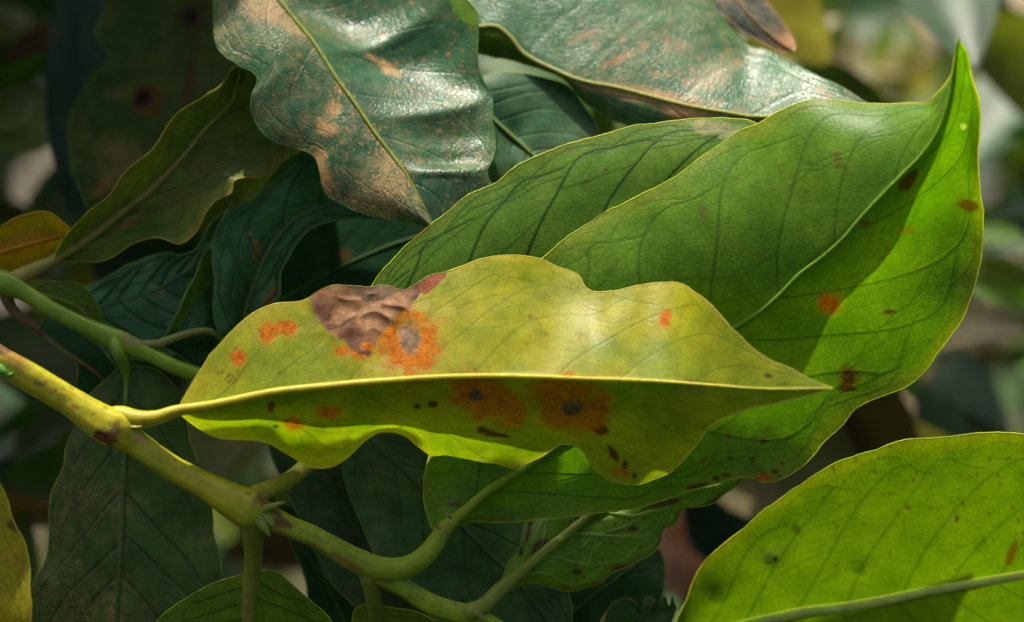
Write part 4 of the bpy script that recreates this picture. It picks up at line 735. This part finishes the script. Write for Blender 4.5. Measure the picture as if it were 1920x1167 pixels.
leaf('coffee_leaf', None, [(390, -90, 11.5), (372, 40, 11), (355, 140, 10.5), (330, 240, 10), (270, 400, 9.5)],
     [(390, -90, 11.5), (230, -40, 11), (185, 41, 10.6), (180, 65), (189, 82), (206, 106, 10.5), (199, 127), (171, 154), (147, 182, 10), (134, 213), (127, 240), (129, 281, 9.6), (134, 322), (147, 346), (158, 374), (185, 410), (270, 420, 9.5)],
     [(390, -90, 11.5), (500, -20, 11.6), (540, 120, 11.2), (480, 280, 10.5), (380, 390), (270, 420, 9.5)],
     M_UPPER, (.05, .095, .02), (.085, .12, .028), nu=150, nv=60, rib=(9, 5), ribcol=(.09, .05, .02), cv=(.04, .06, .03), vein_a=.4, quilt=.1, rough_n=.12, wave=(.2, 3, 0), margin_r=.03, margin_col=(.09, .17, .03), seed=91,
     spots=[dict(x=276, y=188, r=(34, 32), c=(.16, .05, .012), a=.9, hard=.6), dict(x=268, y=186, r=(17, 18), c=(.02, .01, .02), a=.95, hard=.6), dict(x=225, y=178, r=(30, 14), c=(.20, .17, .06), a=.7, hard=.8), dict(x=355, y=35, r=(42, 40), c=(.07, .05, .01), a=.8, hard=.8), dict(x=357, y=34, r=(18, 18), c=(.02, .01, .02), a=.9, hard=.8), dict(x=222, y=305, r=(56, 54), c=(.24, .19, .075), a=.8, hard=.7), dict(x=192, y=352, r=(28, 12), rot=-40, c=(.42, .18, .07), a=.7, hard=.8), dict(x=360, y=150, r=(14, 60), c=(.10, .05, .02), a=.7, hard=.9)],
     lit=False, label='blurred dark leaf with round brown rust spots and a wavy edge')

# scalloped young leaf at the bottom
leaf('scalloped_leaf', None, [(1120, 1230, 4), (1170, 1185, 3.9), (1215, 1150, 3.8), (1268, 1140, 3.7)],
     [(1120, 1230, 4), (1118, 1190, 3.9), (1135, 1150), (1150, 1128, 3.7), (1168, 1118), (1186, 1120, 3.6), (1196, 1130), (1200, 1140, 3.75), (1206, 1124, 3.6), (1216, 1120), (1228, 1126, 3.6), (1232, 1140, 3.75), (1237, 1124, 3.6), (1246, 1120), (1254, 1138, 3.7), (1260, 1122, 3.6), (1268, 1140, 3.7)],
     [(1120, 1230, 4), (1200, 1215, 3.7), (1250, 1180, 3.6), (1262, 1160), (1268, 1140, 3.7)],
     M_UPPER, (0.037, 0.087, 0.024), (0.062, 0.116, 0.033), nu=160, nv=30, rib=(8, 4), ribcol=(.06, .09, .03), vein_n=6, relief=.02, quilt=.03, margin_r=0, seed=93, bulge=.1, cm=(.20, .14, .05), label='small dark scalloped leaf at the edge of the lime-green leaf')

# ------------------------------------------------------------------ blurred leaves behind, each told apart
def bent(name, pts, width, mat, c0, c1, label, seed, tilt=0.0, cat='leaf', fold=.25, trans=None):
    """a free leaf along a centre line (px, py, d) with half-width in cm"""
    c = fill_d(pts); n = 26; c = catmull(c, n)
    t = np.linspace(0, 1, n); wd = width*0.01*(np.sin(np.pi*np.clip(t*.97+.015, 0, 1)**.85))**.8
    tg = np.gradient(c, axis=0); tg /= np.linalg.norm(tg, axis=1)[:, None]
    side = np.cross(tg, FWD); side /= np.linalg.norm(side, axis=1)[:, None]; nn = np.cross(side, tg)
    a = tilt; sd = side*math.cos(a)+nn*math.sin(a); n2 = np.cross(sd, tg)
    V = []
    for v in np.linspace(-1, 1, 11):
        V.append(c+sd*(wd*v)[:, None]+n2*(wd*fold*abs(v)**1.3)[:, None])
    V = np.array(V).reshape(-1, 3)
    V = V+n2[None, 0]*((fbm(V*45, seed, 2)-.5)*.01)[:, None]
    f = sst(.3, .7, fbm(V*60, seed+1, 3))[:, None]; col = np.array(c0)*(1-f)+np.array(c1)*f
    root = thing(name, label, cat, Vector(c[0]))
    put(mesh_from('blade', V, grid_quads(11, n), mat, None, col), root)
    tube('midrib', c+n2*-.0004, np.linspace(.0014, .0005, n), M_RIB, root, tuple(np.array(c1)*1.2), seg=8, n=n)
    return root
TAN = (.36, .27, .17); TAN2 = (.46, .36, .25)
bent('dry_leaf', [(1770, -260, 45), (1762, -60, 44), (1752, 40, 43), (1745, 105, 42)], 1.9, M_FAR, TAN, TAN2, 'pale dry beige leaf hanging blurred behind the bent leaf tip', 3, .5)
bent('dry_leaf', [(1740, 110, 55), (1690, 140, 56), (1640, 130, 57)], 1.2, M_FAR, (.3, .27, .12), (.36, .3, .15), 'small blurred straw-coloured leaf below the hanging beige one', 5, .3)
tube('dry_twig', fill_d([(1815, 130, 50), (1840, 100), (1880, 75, 52), (1960, 60, 54)]), [.0025, .003, .003, .003], M_STEM, None, (.32, .24, .15), n=40)
o = bpy.data.objects['dry_twig']; o['label'] = 'thin pale twig arching out of focus beside the bent leaf tip'; o['category'] = 'twig'
bent('coffee_leaf', [(1830, 140, 60), (1880, 125, 58), (1950, 110, 58)], 1.7, M_FAR, (.22, .28, .01), (.28, .32, .015), 'blurred yellow-green leaf below the arching twig', 7, -.5)
bent('coffee_leaf', [(1640, 150, 66), (1690, 120, 66), (1750, 110, 66)], 1.9, M_FAR, (.18, .26, .01), (.22, .3, .015), 'blurred bright green leaf behind the bent leaf tip', 9, -.5)
bent('coffee_leaf', [(1480, 20, 70), (1530, 60, 70), (1570, 120, 70)], 1.5, M_FAR, (.12, .17, .01), (.16, .2, .015), 'blurred olive leaf beside the tan-edged leaf tip', 11, -.4)
bent('coffee_leaf', [(1730, 720, 30), (1790, 760, 30), (1850, 790, 31), (1900, 830, 32)], 2.6, M_FAR, (.05, .10, .05), (.08, .14, .08), 'blurred grey-green leaf above the lime-green leaf', 13, .5)
bent('dry_leaf', [(1590, 820, 36), (1640, 790, 36), (1700, 750, 36)], 1.6, M_FAR, (.42, .26, .13), (.52, .38, .26), 'small blurred tan leaf below the large bright leaf', 15, .4)
bent('dry_leaf', [(1840, 590, 44), (1870, 640, 44), (1905, 655, 44)], 1.2, M_FAR, TAN, TAN2, 'blurred beige scrap beside the right edge of the large bright leaf', 17, .5)
bent('dry_leaf', [(1270, 960, 32), (1280, 1040, 31), (1290, 1130, 30)], 1.5, M_FAR, (.28, .10, .04), (.34, .14, .06), 'blurred reddish-brown leaf beside the crinkled leaf', 19, .2)
bent('dry_leaf', [(1460, 930, 30), (1500, 890, 30), (1550, 870, 30)], .9, M_FAR, (.26, .09, .05), (.3, .12, .07), 'blurred reddish scrap over the lime-green leaf edge', 21, .2)
bent('coffee_leaf', [(1300, 1030, 26), (1400, 960, 26), (1480, 900, 27)], 2.2, M_FAR, (.012, .04, .03), (.02, .055, .04), 'blurred dark leaf between the crinkled and lime-green leaves', 23, .1)
bent('coffee_leaf', [(60, 130, 24), (62, 180, 23), (30, 235, 22), (-40, 225, 22)], 1.3, M_FAR, (.22, .28, .08), (.3, .34, .14), 'blurred pale green curled leaf beside the dark spotted one', 25, .7)
bent('coffee_leaf', [(150, -60, 16), (160, 100, 15), (150, 250, 15), (135, 400, 15)], 1.0, M_FAR, (.02, .055, .035), (.03, .07, .045), 'blurred narrow bluish leaf hanging behind the spotted one', 27, .3)
bent('dry_leaf', [(10, 110, 32), (90, 85, 32), (190, 70, 33)], .7, M_FAR, (.12, .045, .02), (.16, .06, .03), 'blurred brown dead leaf lying across the back', 29, .2)
bent('coffee_leaf', [(-40, 20, 40), (10, 40, 40), (50, 60, 40)], 1.5, M_FAR, (.22, .28, .12), (.3, .33, .16), 'blurred pale green scrap behind the brown dead leaf', 31, .6)

# ------------------------------------------------------------------ foliage masses
def leaf_cloud(name, centers, sizes, dirs, norms, cols, mat, label=None):
    n = len(centers); nu_, nv_ = 9, 5
    t = np.linspace(0, 1, nu_); prof = (np.sin(np.pi*np.clip(t*.96+.02, 0, 1)**.85))**.8*.21
    vv = np.linspace(-1, 1, nv_)
    side = np.cross(dirs, norms); side /= np.linalg.norm(side, axis=1)[:, None]
    L = sizes[:, None, None, None]
    al = (t-.5)[None, None, :, None]*dirs[:, None, None, :]
    sd = (vv[:, None]*prof[None, :])[None, :, :, None]*side[:, None, None, :]
    up = (-.18*(t-.5)**2)[None, None, :, None]*norms[:, None, None, :]+(np.abs(vv)[:, None]*prof[None, :]*.35)[None, :, :, None]*norms[:, None, None, :]
    V = centers[:, None, None, :]+L*(al+sd+up)
    q = grid_quads(nv_, nu_); Q = (q[None]+np.arange(n)[:, None, None]*nu_*nv_).reshape(-1, 4)
    C = np.repeat(cols, nu_*nv_, 0)
    o = mesh_from(name, V.reshape(-1, 3), Q, mat, None, C); o['kind'] = 'stuff'
    if label: o['label'] = label; o['category'] = 'foliage'
    return o
def cam_to_world(c): return CAM+c[:, 0:1]*RGT+c[:, 1:2]*UPV+c[:, 2:3]*FWD
rg = np.random.default_rng(11)
def unit(v): return v/np.linalg.norm(v, axis=1)[:, None]
# behind the shoots
n = 560
z = D0+0.18+1.7*rg.random(n)**1.2
k = SENS/FOC*0.5
x = (rg.random(n)*2-1)*(k*z*1.5); y = (rg.random(n)*2-1)*(k*z*.61*1.15)
cw = cam_to_world(np.stack([x, y, z], 1)); cw = cw[cw[:, 2] > .08]; n = len(cw)
def orient(n, bias, spread=.6):
    nrm = unit(np.array(bias)+rg.normal(size=(n, 3))*spread); d = rg.normal(size=(n, 3))*np.array([1, .6, .8])+np.array([0, 0, -.5])
    return unit(d-(d*nrm).sum(1)[:, None]*nrm), nrm
dirs, nrm = orient(n, (0, -.5, .7))
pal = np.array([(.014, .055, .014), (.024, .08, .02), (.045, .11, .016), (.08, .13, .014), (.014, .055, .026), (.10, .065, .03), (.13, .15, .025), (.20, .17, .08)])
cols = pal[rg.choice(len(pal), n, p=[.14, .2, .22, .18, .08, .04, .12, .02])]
sz = .05+.05*rg.random(n)
m_ = 260; z = D0+.3+1.5*rg.random(m_); x = (rg.random(m_)**.7*2-1)*(k*z*1.2); y = (rg.random(m_)*2-1)*(k*z*.61*1.1)     # small leaves in bright colours, standing in for broken specks of sunlight
c2 = cam_to_world(np.stack([x, y, z], 1)); d2, n2_ = orient(m_, (0, -.4, .8), .5)
p2 = np.array([(.16, .22, .02), (.24, .26, .03), (.34, .27, .16), (.22, .13, .06), (.08, .16, .02), (.40, .34, .22)])
cw = np.vstack([cw, c2]); dirs = np.vstack([dirs, d2]); nrm = np.vstack([nrm, n2_]); cols = np.vstack([cols, p2[rg.choice(6, m_, p=[.26, .24, .1, .08, .24, .08])]]); sz = np.concatenate([sz, .014+.03*rg.random(m_)])
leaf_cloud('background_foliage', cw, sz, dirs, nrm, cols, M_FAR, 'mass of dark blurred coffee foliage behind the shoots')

lit = np.concatenate(LIT, 0)-CAM
lc = np.stack([lit@RGT, lit@UPV, lit@FWD], 1)
sv = np.array([SUN_C[0], SUN_C[1], -SUN_C[2]])
def blocks(X, Y0, Z, ax, hl, hw, pts):
    t = (Y0-pts[:, 1])/sv[1]; ok = t > 0; qx = pts[:, 0]+t*sv[0]-X; qz = pts[:, 2]+t*sv[2]-Z
    a_ = (qx*ax[0]+qz*ax[1])/hl; b_ = (-qx*ax[1]+qz*ax[0])/hw
    return (a_*a_+b_*b_ < 1.0) & ok
# unseen leaves added beside, below and behind the camera to cut blue sky fill
P3 = np.stack([rg.uniform(-.75, .75, 2600), rg.uniform(-.55, .10, 2600), rg.uniform(-.45, .95, 2600)], 1); keep = []
for i, (x, y, z) in enumerate(P3):
    zz = max(z, 0)
    if abs(x) < .18*zz*1.06+.075 and abs(y) < .11*zz*1.1+.075: continue
    if math.hypot(x, (z-.45)*.9) < .27 and y > -.16: continue
    if z < .5 and rg.random() < .6: continue
    if blocks(x, y, z, (1, 0), .06, .06, lc).any(): continue
    keep.append(i)
cs = cam_to_world(P3[keep]); n = len(cs); dirs, nrm = orient(n, (0, 0, .6), .7)
leaf_cloud('added_surround_foliage', cs, .08+.05*rg.random(n), dirs, nrm, pal[rg.choice(5, n)], M_FAR, 'unseen coffee foliage added around the shoots to cut sky light')
print('surrounding leaves', n)

# unseen leaves added overhead to shade the scene, left out where sun must reach
cen = []; siz = []; dr = []; nm = []
def gap(X, Z, seed=5): return fbm(np.array([[X*9, Z*9, .5]]), seed, 2)[0]
def shade_leaf(X, Y0, zt, L_, an):
    ax = np.array([math.cos(an), math.sin(an)])
    if blocks(X, Y0, zt, ax, L_*.475+.002, L_*.21+.002, lc).any(): return False
    cen.append((X, Y0, zt)); siz.append(L_)
    d3 = ax[0]*RGT+ax[1]*FWD; dr.append(d3-(d3@SUN)*SUN); nm.append(SUN+rg.normal(size=3)*.10)
    return ax
for i in range(1500):
    zt = .52+1.1*rg.random()**1.3
    Y0 = max(.13, .118*zt+.05)+.10*rg.random(); X = -.46+.84*rg.random()
    L_ = (.035+.05*rg.random()) if zt < .8 else (.07+.08*rg.random())
    if zt > .76 and gap(X, zt) > (.52 if X < -.08 else .42): continue
    shade_leaf(X, Y0, zt, L_, rg.random()*math.pi)
sh = np.concatenate(SHADE, 0)-CAM; sh = np.stack([sh@RGT, sh@UPV, sh@FWD], 1); rg.shuffle(sh); dark = np.zeros(len(sh), bool)
for c_, L_, d_ in zip(cen, siz, dr):
    a2 = np.array([d_@RGT, d_@FWD]); a2 /= np.linalg.norm(a2); dark |= blocks(c_[0], c_[1], c_[2], a2, L_*.45, L_*.18, sh)
for i in range(len(sh)):
    if dark[i]: continue
    for L_ in (.06, .04, .028, .018):
        Y0 = .13+.12*rg.random(); t = (Y0-sh[i, 1])/sv[1]; X, Z = sh[i, 0]+t*sv[0], sh[i, 2]+t*sv[2]
        ax = shade_leaf(X, Y0, Z, L_, rg.random()*math.pi)
        if ax is not False: dark |= blocks(X, Y0, Z, ax, L_*.45, L_*.18, sh); break
cen = cam_to_world(np.array(cen)); n = len(cen); nm = unit(np.array(nm)); dr = np.array(dr); dr = unit(dr-(dr*nm).sum(1)[:, None]*nm)
leaf_cloud('unseen_shade_foliage', cen, np.array(siz), dr, nm, pal[rg.choice(4, n)], M_FAR, 'unseen coffee leaves added above the shoots to cast shade')
print('canopy leaves', n, 'unshaded', (~dark).mean())
